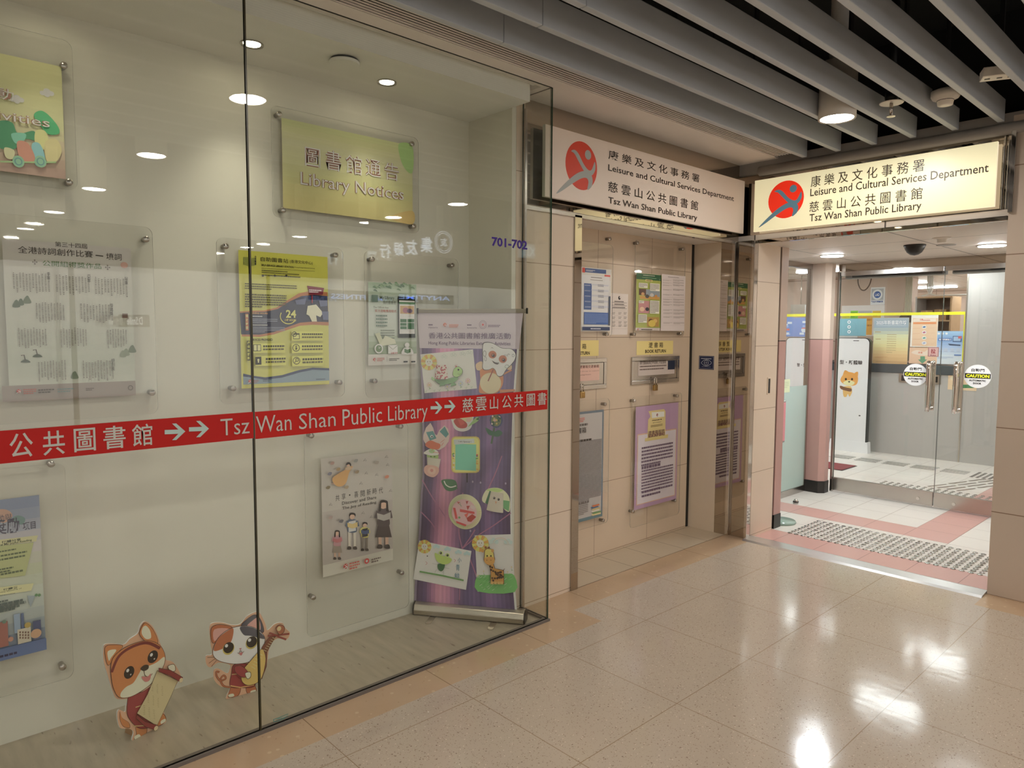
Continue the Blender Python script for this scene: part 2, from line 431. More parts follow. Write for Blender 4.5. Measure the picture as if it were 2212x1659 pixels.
        me.polygons.foreach_set('material_index', mi)
        at = me.color_attributes.new('ink', 'FLOAT_COLOR', 'CORNER'); buf = []
        for p in me.polygons: buf += list(K[p.index])*p.loop_total
        at.data.foreach_set('color', buf); me.update()
        ob = bpy.data.objects.new(name, me); COL.objects.link(ob)
        if parent is not None: ob.parent = parent; ob['_off'] = [float(x) for x in off]
        return ob
def slab(pl, u0, v0, u1, v1, d0, d1, mb=None):
    mb = mb or MB(); c = pl.at((u0+u1)/2, (v0+v1)/2, (d0+d1)/2)
    return mb.obox(c, pl.U, pl.V, pl.N, abs(u1-u0), abs(v1-v0), abs(d1-d0))
def sheet(a, x0, y0, x1, y1, col, th=.0008):
    """paper of thickness th behind the print of Art a; returns the backing for build(extra=...)."""
    p, q = a.uv(x0, y0), a.uv(x1, y1); a.rect(x0, y0, x1, y1, col)
    return (slab(a.p, p[0], p[1], q[0], q[1], -th, 0), M['white_plastic'])

# ================================================================ THE SETTING
def quadbox(mats, *boxes):
    m = MB()
    for b in boxes: m.box(b[0], b[1], b[2] if len(b) > 2 else 0)
    return m
fl = MB()
fl.box((-7, -7, -.1), (2.86, 2.37, 0)).box((4.925, -7, -.1), (12, .3, 0)).box((2.86, -7, -.1), (4.62, 2.57, 0)).box((4.62, 1.085, -.1), (4.925, 2.57, 0))
fl.box((-7, 2.37, -.1), (2.65, 2.57, 0), 1).box((2.65, 2.37, -.1), (2.86, 2.78, 0), 1).box((2.86, 2.57, -.1), (4.925, 2.78, 0), 1).box((4.62, -7, -.1), (4.925, 1.085, 0), 1)
struct('floor', fl, [M['floor'], M['floor_border']])
struct('floor.001', MB().box((3.0, 2.78, -.1), (4.9, 3.2, .001)), M['floor_niche'])
struct('floor.002', MB().box((-4.1, 2.57, -.1), (2.65, 3.2, 0)), M['vinyl'])
lb = MB().box((4.925, .3, -.1), (15.2, 8.2, 0))
for a, b in (((4.93, .4), (5.225, 2.62)), ((5.83, 1.555), (6.132, 3.07)), ((6.132, 1.555), (9.6, 1.857))): lb.box((a[0], a[1], -.01), (b[0], b[1], .0006), 1)
struct('floor.003', lb, [M['floor_lobby'], M['floor_pink']])

struct('wall_display', MB().box((-4.1, 3.14, 0), (2.6, 3.2, 2.85)), M['paint'])
struct('wall_display_end', MB().box((2.57, 2.782, 0), (2.60, 3.14, 2.85)), M['paint'])
struct('wall_display_far', MB().box((-4.1, 2.58, 0), (-4.0, 3.14, 2.85)), M['paint'])
struct('wall_pier', MB().box((2.60, 2.78, 0), (3.112, 3.2, 2.23)).box((2.60, 2.78, 2.23), (2.662, 3.2, 2.79)), M['wall_tile_p'])
struct('wall_niche', MB().box((3.112, 3.11, 0), (4.9, 3.2, 2.3)).box((4.772, 3.106, 0), (4.80, 3.112, 2.22), 1), [M['wall_tile_n'], M['black']])  # thin black strip on the back wall stands in for the shadow gap
struct('wall_niche_side', MB().box((4.80, 2.872, 0), (4.86, 3.11, 2.23)), plain('beige_side_panel', (222, 208, 188), .3, var=.03))
struct('wall_opposite', MB().box((-7, -7.1, 0), (12, -7, 3.4)).box((12, -7, 0), (12.1, .3, 3.4)).box((5.3, .2, 0), (12, .3, 3.4)), plain('far_shopfront_wall', (120, 112, 104), .5))
struct('wall_corridor_end', MB().box((-7.1, -7, 0), (-7, 2.6, 3.4)), plain('corridor_end_wall', (190, 176, 160), .5))
struct('wall_right', MB().box((4.87, .2, 0), (5.3, 1.083, 2.78)), M['wall_tile_x'])
struct('wall_lobby_right', MB().box((5.3, .9, 0), (6.98, 1.083, 2.3)), M['wall_tile_p'])
struct('wall_entrance', MB().box((4.872, 2.61, 0), (5.21, 2.80, 2.215)).box((5.21, 2.62, 0), (5.236, 2.8, 2.215), 1),
       [M['wall_tile_p'], M['black']])
jm = MB().box((5.236, 2.61, 1.485), (5.345, 3.10, 2.2)).box((5.236, 2.61, .11), (5.345, 3.10, 1.478), 1).box((5.238, 2.606, 0), (5.347, 3.10, .11), 2).box((5.238, 2.612, 1.478), (5.343, 3.09, 1.485), 2)
struct('wall_entrance_jamb', jm, [plain('brown_beige_panel', (188, 166, 150), .4), M['pink_wall'], M['skirt']])
# ceilings
sf = MB().box((-7, 2.481, 2.78), (4.87, 2.60, 2.83)).box((2.60, 2.60, 2.78), (4.87, 2.84, 2.83)).box((-7, 2.285, 2.782), (4.87, 2.325, 2.83))
for i in range(8):
    y = 2.325+.0195*(i+.5); sf.box((-7, y-.0040, 2.780), (4.80, y+.0040, 2.783), 0)
sf.box((-7, 2.325, 2.81), (4.87, 2.481, 2.83), 1)
struct('ceiling', sf, [M['ceil_white'], M['grille_dark']])
vo = MB().box((-7, -7, 3.40), (4.98, 2.40, 3.45)).box((4.98, -7, 3.40), (12, .3, 3.45)).box((-7, 2.30, 2.83), (4.98, 2.36, 3.4)).box((4.96, .2, 2.78), (5.02, 2.4, 3.4))
struct('ceiling.001', vo, M['dark'])
dc = MB().box((-4.0, 2.65, 2.712), (2.57, 3.14, 2.85)).box((-4.0, 2.60, 2.80), (2.60, 2.66, 2.85))
struct('ceiling.002', dc, M['ceil_disp'])
struct('ceiling.003', MB().box((3.112, 2.80, 2.222), (4.86, 3.11, 2.28)), M['ceil_white'])
struct('ceiling.004', MB().box((4.885, .9, 2.20), (6.99, 3.12, 2.26)), M['ceil_lobby'])
struct('ceiling.005', MB().box((6.99, .3, 2.35), (15.2, 8.2, 2.42)), tiled('library_ceiling_panel', (226, 218, 206), (120, 110, 100), [('X', .6, 7.2), ('Y', .3, 3.1)], .012, .25))
# bulkhead beam and mirror fascias
bm_ = MB().box((4.872, .1, 2.70), (4.96, 2.50, 2.80)).tube([(4.872, .1, 2.712), (4.872, 2.62, 2.712)], .034, 14).box((4.872, 2.5, 2.70), (4.96, 2.84, 2.78))
struct('trim_1', bm_, M['beam'])
struct('wall_mirror_fascia', MB().box((2.662, 2.782, 2.20), (4.90, 2.80, 2.78)), M['mirror'])
fr = MB().box((4.900, 1.083, 2.205), (4.912, 2.782, 2.75)); struct('wall_mirror_fascia.001', fr, M['mirror'])
tr = MB().box((2.652, 2.772, 2.200), (4.872, 2.782, 2.226)); struct('trim_2', tr, M['steel'], bevel=.003)
struct('trim_3', MB().box((4.872, 1.085, 2.195), (4.900, 2.765, 2.222)), M['mirror'], bevel=.003)
struct('trim_4', MB().box((3.056, 2.772, 0), (3.116, 2.80, 2.215)), M['mirror'])
struct('trim_5', MB().box((4.800, 2.778, 0), (4.812, 2.872, 2.215)), M['mirror'])
struct('trim_6', MB().box((4.795, 2.752, 0), (4.822, 2.779, 2.215)), M['chrome'], bevel=.004)
struct('trim_7', MB().box((4.822, 2.632, 0), (4.834, 2.755, 2.215)), M['mirror'])
struct('trim_8', MB().box((4.818, 2.612, 0), (4.872, 2.634, 2.215)), M['chrome'], bevel=.003)
struct('trim_9', MB().box((4.886, 1.084, 2.235), (4.900, 1.106, 2.70)).box((4.886, 1.118, 2.235), (4.900, 1.128, 2.70)).box((4.846, 1.060, 2.235), (4.874, 1.084, 2.72)), M['chrome'], bevel=.002)
# the display's glass
def pane(name, a, b, edge='XZ', mat=None, parent=None):
    mb = MB(); ax = 0 if (b[0]-a[0]) > (b[1]-a[1]) else 1
    mb.box(a, b, 0, 'yY' if ax == 0 else 'xX'); mb.box(a, b, 1, 'xXzZ' if ax == 0 else 'yYzZ')
    return struct(name, mb, [mat or M['glass'], M['glass_edge']], parent)
win = pane('window_1', (-4.0, 2.565, .012), (1.0665, 2.575, 2.80))
struct('window_2', MB().box((1.0665, 2.5645, .012), (1.0725, 2.5755, 2.80)), M['seam'])
pane('window_3', (1.0725, 2.565, .012), (2.642, 2.575, 2.78))
pane('window_4', (2.642, 2.567, .012), (2.652, 2.778, 2.78))
struct('trim_10', MB().box((-4.0, 2.555, 0), (2.655, 2.592, .012)).box((2.636, 2.592, 0), (2.658, 2.78, .012)), M['rubber'])
struct('trim_11', MB().box((2.646, 2.762, .012), (2.662, 2.786, 2.72)), M['steel'])
# shopfronts behind the camera, seen as reflections; their broad glow is added as fill light
M['shop_fill'] = lamp_mat('shop_window_fill', (1.0, .95, .88), L_SHOP_FILL)
for i in range(6):
    struct('window_%d' % (7+i), MB().box((-6.6+3.0*i, -6.985, .1), (-3.68+3.0*i, -6.96, 2.5)), M['shop_fill'])
# lobby glass wall and its frame
lgw = MB().box((5.345, 3.066, .06), (6.74, 3.074, 2.16), 0, 'yY')
struct('window_5', lgw, M['glass_clear'])
struct('window_6', MB().box((5.36, 3.058, .062), (6.735, 3.064, 1.04)), M['frost'])
fm = MB().box((5.345, 3.05, 0), (6.74, 3.09, .06)).box((5.345, 3.05, 2.15), (6.76, 3.10, 2.2)).box((6.715, 3.05, .06), (6.745, 3.09, 2.15))
struct('trim_12', fm, M['steel'])
# lobby column
def octo(x, y, a, b, c): return [(x+c, y), (x+a-c, y), (x+a, y+c), (x+a, y+b-c), (x+a-c, y+b), (x+c, y+b), (x, y+b-c), (x, y+c)]
colm = MB()
for z0, z1, mi, g in ((1.485, 2.2, 0, 0), (.115, 1.48, 1, 0), (0, .115, 2, .006), (1.48, 1.485, 2, -.003)):
    colm.prism([(p[0], p[1], z0) for p in octo(6.745-g, 2.885-g, .17+2*g, .24+2*g, .045)], (0, 0, z1-z0), mi)
struct('wall_lobby_column', colm, [plain('column_beige', (206, 188, 172), .35), M['pink_wall'], M['skirt']])
# door frame over and beside the leaves
struct('trim_13', MB().box((6.94, 1.085, 2.125), (6.99, 2.885, 2.2)), M['mirror'])
struct('trim_14', MB().box((6.92, 2.868, 0), (6.965, 2.887, 2.13)), M['steel'])
op = MB().box((7.02, 2.0, 2.06), (7.10, 2.86, 2.13)).box((7.02, 1.1, 2.06), (7.10, 1.95, 2.13)); struct('trim_15', op, M['beam'], bevel=.01)
op = MB().tube([(7.005, 2.78, 2.085), (7.005, 2.02, 2.085)], .018).tube([(7.005, 1.93, 2.09), (7.005, 1.1, 2.09)], .018); struct('trim_16', op, M['black'])
# library shell
struct('wall_library_back', MB().box((14.8, .3, 0), (15.0, 8.2, 2.4)), M['lib_wall'])
struct('wall_library_left', MB().box((6.9, 8.0, 0), (15, 8.2, 2.4)), M['lib_wall'])
struct('wall_library_right', MB().box((7.0, .3, 0), (15, .4, 2.4)), M['lib_wall'])
struct('wall_library_front', MB().box((4.9, 3.2, 0), (5.0, 8.2, 2.4)), M['lib_wall'])
struct('wall_grey_partition', MB().box((9.66, .4, 0), (9.74, 2.515, 2.34)).box((9.655, 2.505, 0), (9.745, 2.52, 2.34), 1), [M['counter'], M['alu']])
pl_ = MB().prism([(10.5, 3.70, 0), (10.62, 3.50, 0), (11.1, 3.50, 0), (11.1, 5.4, 0), (10.5, 5.4, 0)], (0, 0, 2.36))
struct('wall_library_pillar', pl_, M['lib_wall'])

# doors
def door(name, y0, y1, hy):
    d = pane(name, (6.944, y0, .02), (6.956, y1, 2.13), mat=M['glass_clear'])
    br_ = MB().box((6.932, y0+.003, .012), (6.968, y1-.003, .14)).build('bottom_rail', M['steel'], d, .002)
    MB().box((6.934, y0+.003, 2.085), (6.966, y1-.003, 2.127)).build('top_rail', M['steel'], d, .002)
    MB().cyl((6.931, (y0 if y0 > 1.5 else y1)+(.12 if y0 > 1.5 else -.16), .065), (-1, 0, 0), .014, .003).build('rail_lock', M['chrome'], br_)
    hm = MB()
    for s in (-1, 1):
        x = 6.95+s*.058; hm.tube([(x-s*.03, hy, .885), (x-s*.006, hy, .872), (x, hy, .90), (x, hy, 1.26), (x-s*.006, hy, 1.288), (x-s*.03, hy, 1.275)], .021, 14)
        for z in (.885, 1.275): hm.cyl((6.95, hy, z), (s, 0, 0), .015, .05)
    hm.build('handle', M['chrome'], d)
    return d
door('door_1', 1.985, 2.866, 2.055)
door('door_2', 1.09, 1.981, 1.845)

# ================================================================ CEILING SLATS AND DEVICES
ORD = ['first', 'second', 'third', 'fourth', 'fifth', 'sixth', 'seventh', 'eighth', 'ninth', 'tenth', 'eleventh', 'twelfth']
def slat_mesh(y):
    mb = MB()
    for a, b in ((-6.9, -3.96), (-3.957, -.96), (-.957, 2.04), (2.043, 4.85)): mb.box((a, y, 2.75), (b, y+.034, 2.874))
    return mb
for i in range(10):
    y = 2.263-.2282*i
    t = thing('ceiling_slat', f'{ORD[i]} grey ceiling slat counted from the shopfront glass', 'ceiling slat', (4.85, y, 2.75), 'grey slats of the open corridor ceiling')
    slat_mesh(y).build('blade', M['slat'], t, .003)
    hg = MB()
    for x in (-2.2, .4, 3.3): hg.box((x, y+.012, 2.872), (x+.03, y+.022, 3.40))
    hg.build('hanger', M['dark'], t)
def downlight(x, y, label, group=None, z=2.72):
    t = thing('downlight', label, 'ceiling light', (x, y, z), group)
    MB().lathe((x, y, z), (0, 0, 1), [(.095, 0), (.097, .004), (.097, .30), (.05, .31), (.05, .655)], 32, caps=False).lathe((x, y, z), (0, 0, 1), [(.085, .004), (.095, 0), (.095, .02), (.085, .02), (.085, .004)], 32, caps=False).build('housing', M['white_plastic'], t)
    MB().cyl((x, y, z+.006), (0, 0, 1), .0845, .004, 32).build('lens', M['lamp'], t)
    return t
downlight(4.02, 1.715, 'white cylinder downlight glowing between the grey slats in front of the lit sign')
for x in (1.53, 4.18, -1.15, -3.8, 6.4):
    for y in (1.485, -.13, -1.72, -3.35, -5.0):
        if x > 4 and (y > 1 or (x > 5 and y > -1)): continue
        downlight(x, y, 'white corridor downlight showing as a bright oval mirrored in the shop glass', 'downlights mirrored in the shop glass')
# sprinkler
t = thing('sprinkler', 'fire sprinkler with a round escutcheon plate hanging beside the glowing downlight', 'sprinkler', (4.20, 1.50, 2.76))
MB().tube([(4.20, 1.50, 2.80), (4.20, 1.50, 3.4)], .022, 12).lathe((4.20, 1.50, 2.80), (0, 0, 1), [(.03, 0), (.035, .03), (.03, .06)], 16).build('pipe', M['black'], t)
MB().lathe((4.20, 1.50, 2.795), (0, 0, 1), [(.058, 0), (.062, .004), (.02, .012)], 28).build('plate', M['white_plastic'], t)
sp = MB().cyl((4.20, 1.50, 2.745), (0, 0, 1), .008, .05, 12).cyl((4.20, 1.50, 2.725), (0, 0, 1), .022, .004, 18)
for s in (-1, 1): sp.tube([(4.20+s*.014, 1.50, 2.795), (4.20+s*.018, 1.50, 2.76), (4.20+s*.006, 1.50, 2.728)], .004, 8)
sp.build('deflector', M['steel'], t)
# smoke detector
c = (4.31, 1.27)
t = thing('smoke_detector', 'white round smoke detector on a black conduit among the slats', 'smoke detector', (c[0], c[1], 2.76))
MB().lathe((c[0], c[1], 2.80), (0, 0, 1), [(.02, -.045), (.036, -.042), (.040, -.018), (.062, -.008), (.070, .006), (.070, .03), (.05, .04)], 32).build('sensor_head', M['white_plastic'], t)
MB().lathe((c[0], c[1], 2.782), (0, 0, 1), [(.041, -.002), (.0415, .008), (.052, .012)], 24).build('vent_slot', M['black'], t)
MB().box((c[0]-.05, c[1]-.05, 2.835), (c[0]+.05, c[1]+.05, 2.93)).tube([(c[0], c[1], 2.92), (c[0], c[1], 3.4)], .012).build('conduit_box', M['dark'], t)
# sensor box on the far slat
c = (4.10, .98)
t = thing('sensor_box', 'small white rectangular unit with three slots fixed above the slats', 'sensor', (c[0], c[1], 2.78))
U = np.array((.42, -.9, 0)); U /= np.linalg.norm(U); N3 = np.array((0, 0, 1.0)); V3 = np.cross(N3, U)
MB().obox((c[0], c[1], 2.80), U, V3, N3, .15, .085, .045).build('casing', M['white_plastic'], t, .004)
for a in (-.05, 0, .045): MB().obox(np.array((c[0], c[1], 2.7765))+U*a, U, V3, N3, .022, .010, .003).build('slot', M['black'], t)
MB().box((c[0]-.01, c[1]-.01, 2.82), (c[0]+.01, c[1]+.01, 3.4)).build('rod', M['dark'], t)
# display ceiling fittings
for i, (x, y, lab) in enumerate(((.55, 2.91, 'recessed spotlight in the display ceiling above the yellow activities sign'), (1.24, 2.91, 'recessed spotlight in the display ceiling just past the glass seam'), (1.885, 2.91, 'recessed spotlight in the display ceiling beyond the round speaker'))):
    t = thing('spotlight', lab, 'spotlight', (x, y, 2.70), 'spotlights in the display ceiling')
    MB().lathe((x, y, 2.706), (0, 0, 1), [(.034, .006), (.045, 0), (.046, .006)], 28).build('trim_ring', M['steel'], t)
    MB().lathe((x, y, 2.7085), (0, 0, 1), [(.0, .0), (.034, .001), (.034, .003)], 24).build('lens', M['lamp_spot'], t)
    ld = bpy.data.lights.new('spot', 'SPOT'); ld.energy = L_SPOT*(.45, 1.0, .85)[i]; ld.color = (1.0, .92, .72); ld.spot_size = math.radians(74); ld.spot_blend = 1.0; ld.shadow_soft_size = .03
    lo = bpy.data.objects.new('spot_beam', ld); COL.objects.link(lo); lo.location = (x, y, 2.69)
    lo.rotation_euler = Vector((0.0, .04, -1)).to_track_quat('-Z', 'Y').to_euler()
t = thing('ceiling_speaker', 'flat round white disc in the display ceiling between two spotlights', 'ceiling disc', (1.60, 2.80, 2.70))
MB().lathe((1.60, 2.80, 2.690), (0, 0, 1), [(.062, 0), (.065, .003), (.065, .012)], 32).build('cover', M['ceil_disp'], t)
MB().cyl((1.60, 2.80, 2.702), (0, 0, 1), .058, .012, 24).build('collar', M['black'], t)
# lobby ceiling
for x, y, lab in ((6.10, 2.60, 'round white lobby ceiling light nearest the pink column'), (6.20, 1.47, 'round white lobby ceiling light in front of the right door leaf'), (7.6, 4.2, 'round white ceiling light inside the library behind the lobby column')):
    z = 2.199 if x < 7 else 2.349
    t = thing('lobby_light', lab, 'ceiling light', (x, y, z), 'white ceiling lights of the lobby')
    MB().lathe((x, y, z), (0, 0, -1), [(.10, 0), (.10, .004), (.088, .006)], 32).build('rim', M['white_plastic'], t)
    MB().cyl((x, y, z-.008), (0, 0, 1), .087, .003, 32).build('lens', M['lamp_lobby'], t)
t = thing('dome_camera', 'black dome security camera under the lobby ceiling', 'security camera', (5.80, 1.865, 2.2))
MB().lathe((5.80, 1.865, 2.2), (0, 0, -1), [(.070, 0), (.070, .012), (.064, .03), (.05, .055), (.028, .072), (.0, .078)], 32).build('dome', M['black'], t)
MB().lathe((5.80, 1.865, 2.2), (0, 0, -1), [(.074, 0), (.074, .010), (.068, .012)], 32).build('base', M['skirt'], t)
t = thing('lobby_sprinkler', 'small white sprinkler head in the lobby ceiling behind the header', 'sprinkler', (5.50, 1.60, 2.2))
MB().lathe((5.50, 1.60, 2.2), (0, 0, -1), [(.06, 0), (.055, .006), (.03, .010), (.028, .03), (.012, .034)], 24).build('cover', M['white_plastic'], t)
t = thing('ceiling_disc', 'flat pale round cover in the lobby ceiling beside the black dome camera', 'ceiling disc', (5.95, 1.70, 2.2))
MB().lathe((5.95, 1.70, 2.2), (0, 0, -1), [(.065, 0), (.063, .004)], 24).build('cover', M['beam'], t)
# 
for i in range(5):
    for j in range(5):
        x, y = 7.75+1.55*i, 1.0+1.55*j
        if 10.3 < x < 11.3 and 3.3 < y < 5.6: continue
        t = thing('ceiling_light', 'long white strip light in the library ceiling behind the glass', 'ceiling light', (x, y, 2.35), 'strip lights of the library')
        MB().box((x-.07, y-.3, 2.335), (x+.07, y+.3, 2.35)).build('diffuser', M['lamp_lib'], t)

# ================================================================ SIGNS
C1, C2, C3, C4, C5, C6, C7, C8 = (0, 0, 3.318), (500, 0, 3.16), (0, 460, 3.016), (440, 480, 3.318), (860, 640, 4.367), (860, 980, 4.147), (0, 960, 3.073), (180, 1280, 4.424)
D1, D2, D3, D4, D5, D6 = (640, 900, 3.771), (1100, 160, 4.096), (1220, 440, 3.95), (1220, 820, 3.457), (1580, 180, 3.5), (1600, 500, 3.614)
B1, B2, B3 = (1670, 500, 5.529), (1880, 540, 5.183), (1670, 780, 4.483)
INK = (52, 42, 34)
def fascia_sign(pl, crop, u0, v0, u1, v1, label, lit):
    c = pl.at((u0+u1)/2, v0, -.03); t = thing('lightbox_sign', label, 'sign', tuple(c))
    b = slab(pl, u0, v0, u1, v1, -.022, -.001); b.build('sign_box', M['sign_lit_side'] if lit else M['white_plastic'], t)
    for q in (.18, .82): MB().cyl(pl.at(u0+(u1-u0)*q, v1-.08, -.022), -pl.N, .012, .034).build('mount', M['steel'], t)
    a = Art(pl, crop, 1.0)
    a.polyuv([(u0, v0), (u1, v0), (u1, v1), (u0, v1)], (250, 232, 190) if lit else (240, 226, 214))
    return t, a
CN1, EN1, CN2, EN2 = '康 樂 及 文 化 事 務 署', 'Leisure and Cultural Services Department', '慈 雲 山 公 共 圖 書 館', 'Tsz Wan Shan Public Library'
t, a = fascia_sign(wallY(2.724), D2, 2.76, 2.274, 4.849, 2.654, 'white unlit sign box with black lettering and round red emblem above the book return niche', False)
a.logo(640, 812, .134, (222, 78, 58), (176, 180, 178))
for tx, bx, bo in ((CN1, (878, 668, 1680, 962), .006), (EN1, (875, 797, 1985, 1140), .012), (CN2, (875, 945, 1668, 1210), .006), (EN2, (875, 1085, 1660, 1312), .012)): a.text(tx, *bx, INK, bo)
a.build('sign_face', t, M['print'])
t, a = fascia_sign(wallX(4.845), D5, -2.641, 2.278, -1.148, 2.645, 'glowing warm white sign box with round red emblem above the library entrance', True)
a.logo(411, 878, .130, (236, 48, 24), (84, 116, 128))
for tx, bx, bo in ((CN1, (603, 703, 1458, 662), .004), (EN1, (598, 797, 1943, 692), .010), (CN2, (592, 895, 1443, 875), .004), (EN2, (592, 990, 1435, 972), .010)): a.text(tx, *bx, INK, bo)
a.build('sign_face', t, M['sign_lit'])

# red band on the glass
pg = wallY(2.5642)
a = Art(pg, (0, 0, 1), .88)
u0 = -1.4
a.rectm(u0, 1.146, 1.0662, 1.245, (190, 34, 30)); a.rectm(1.0728, 1.142, 2.628, 1.244, (196, 38, 32))
W_ = (204, 204, 196)
a.c = C3
for ch, x0, y0, x1, y1 in (('公', 58, 1440, 218, 1585), ('共', 275, 1425, 425, 1568), ('圖', 478, 1408, 625, 1546), ('書', 670, 1392, 820, 1528), ('館', 858, 1380, 995, 1510)): a.text(ch, x0, y0, x1, y1, W_, .008)
def arrow(pts): a.poly(pts, (190, 212, 206))
def arr(x0, yc, x1, h, sl):
    w = x1-x0; f = lambda q, r: (x0+q*w, yc+r*h+sl*q*w)
    arrow([f(0, -.13), f(.66, -.13), f(.36, -.5), f(.56, -.5), f(1, 0), f(.56, .5), f(.36, .5), f(.66, .13), f(0, .13)])
arr(1072, 1428, 1206, 108, -.04); arr(1230, 1410, 1360, 106, -.04)
a.c = C4
a.text('Tsz', 118, 1412, 328, 1512, W_, -.004); a.text('Wan', 372, 1392, 628, 1488, W_, -.004); a.text('Shan', 680, 1372, 944, 1460, W_, -.004)
a.text('Public', 992, 1342, 1276, 1432, W_, -.004); a.text('Library', 1318, 1318, 1602, 1432, W_, -.004)
a.c = C5
arr(302, 1052, 412, 116, -.03); arr(432, 1040, 536, 114, -.03)
for ch, x0, y0, x1, y1 in (('慈', 602, 962, 702, 1088), ('雲', 728, 952, 828, 1076), ('山', 860, 948, 938, 1062), ('公', 974, 938, 1064, 1050), ('共', 1090, 930, 1174, 1040), ('圖', 1206, 922, 1284, 1030), ('書', 1310, 910, 1392, 1020)): a.text(ch, x0, y0, x1, y1, W_, .006)
o = a.build('window_banner', None, M['print']); tag(o, 'red adhesive band with grey library lettering and arrows along the shop glass', 'window sticker')
a = Art(pg, (0, 0, 1), 1.0); a.text('701-702', 1062, 511, 1139, 540, (62, 40, 128), .035)
o = a.build('shop_number', None, M['print']); tag(o, 'purple shop number lettering 701-702 stuck high on the display glass', 'window lettering')
a = Art(pg, C8, 1.0)
for p in ([(1815, 1215), (1870, 1195), (1958, 1160)], [(1822, 1235), (1880, 1222), (1925, 1195)], [(1815, 1215), (1822, 1235)], [(1905, 1200), (1955, 1178)], [(1850, 1210), (1900, 1196)]): a.line([p[0]]+list(p[1:]), .0028, (92, 140, 134))
o = a.build('marker_scribble', None, M['print']); tag(o, 'small teal pen scribble low on the display glass right of the seam', 'scribble')

# ================================================================ ACRYLIC PANELS AND POSTERS
def panel(pl, back, tl, br, posts, label, group='clear acrylic poster holders', r=.03):
    """pl: plane of the sheet's face; back: distance from the face to the wall."""
    a, b = pl.px(*tl), pl.px(*br); u0, v0, u1, v1 = a[0], b[1], b[0], a[1]
    c = pl.at((u0+u1)/2, v0, -.003); t = thing('acrylic_panel', label, 'poster holder', tuple(c), group)
    pts = []
    for cu, cv, q in ((u1-r, v1-r, 0), (u0+r, v1-r, 1), (u0+r, v0+r, 2), (u1-r, v0+r, 3)):
        for k in range(6): w = math.pi/2*(q+k/5); pts.append(pl.at(cu+r*math.cos(w), cv+r*math.sin(w), -.004))
    MB().prism(pts, pl.N*.004, 0, 1).build('sheet', [M['acrylic'], M['acrylic_edge']], t)
    for p in posts:
        q = pl.px(*p); w = pl.at(q[0], q[1], -back)
        MB().lathe(w, pl.N, [(.0105, 0), (.0105, back-.005), (.0125, back-.005), (.0125, back+.008), (.0115, back+.010), (.0, back+.010)], 20).build('standoff', M['steel'], t)
    return t
PW = wallY(3.108); PP = wallY(3.1125)
def poster(name, a, label, extra, cat='poster', group=None, mat=None):
    o = a.build(name, None, mat or M['print'], extra); return tag(o, label, cat, group)
# 1 activities sign
panel(PW, .0312, (-420, -50), (168, 412), [(137, 142), (149, 394), (-380, -10)], 'clear acrylic holder over the yellow activities sign, topmost at the display end')
a = Art(PP, C1, 1.75); p, q = a.uv(440, 480), a.uv(470, 1275); u1 = (p[0]+q[0])/2; v1, v0 = p[1], q[1]-.005; u0 = u1-.71
ex = (slab(PP, u0, v0, u1, v1, -.001, 0), M['white_plastic'])
n = 12; cs = [(206, 160, 148), (208, 176, 150), (204, 198, 142), (196, 196, 136), (188, 190, 134)]
for i in range(n):
    s_ = i/n*(len(cs)-1.001); k = int(s_); f = s_-k; a.rectm(u0, v0+(v1-v0)*i/n, u1, v0+(v1-v0)*(i+1)/n, tuple(cs[k][j]*(1-f)+cs[k+1][j]*f for j in range(3)))
for x, y, s_ in ((335, 668, 1.0), (120, 715, 1.0)):
    for dx, dy, r in ((-32, 0, 20), (0, -12, 26), (30, 4, 22), (0, 12, 22)): a.ell(x+dx*s_, y+dy*s_, r, r*.8, (226, 214, 206))
a.blob([(240, 830), (290, 795), (350, 830), (415, 910), (420, 960), (350, 965), (300, 920)], (70, 160, 110)); a.blob([(-60, 900), (20, 865), (90, 885), (130, 960), (240, 940), (258, 1010), (180, 1000), (90, 1075), (-40, 1040)], (74, 138, 104))
a.blob([(255, 940), (320, 940), (345, 1020), (300, 1080), (250, 1030)], (206, 200, 128)); a.blob([(80, 960), (180, 960), (170, 1010), (110, 1030)], (112, 178, 158))
a.blob([(225, 1040), (280, 1030), (320, 1120), (310, 1190), (250, 1180)], (124, 178, 186)); a.blob([(120, 1020), (200, 1030), (250, 1150), (150, 1150)], (204, 134, 118)); a.blob([(320, 1020), (400, 1000), (440, 1080), (400, 1160), (330, 1150)], (218, 180, 130))
a.blob([(30, 1060), (100, 1080), (90, 1140), (40, 1130)], (222, 206, 150)); a.line([(0, 1160), (200, 1165), (400, 1165)], .006, (150, 180, 130))
for x in (130, 288): a.ell(x, 1160, 42, 42, (130, 176, 150)); a.ring(x, 1160, 24, 24, .004, (104, 150, 150))
for off, cc in ((.024, (150, 110, 96)), (-.004, (236, 214, 206))): a.text('圖書館活動', -780, 480, 98, 730, cc, off)
for off, cc in ((.024, (150, 110, 96)), (-.004, (236, 214, 206))): a.text('Activities', -300, 742, 355, 918, cc, off)
poster('title_sign', a, 'yellow and pink title sign ending in -vities with green hills and clouds', ex, 'sign')
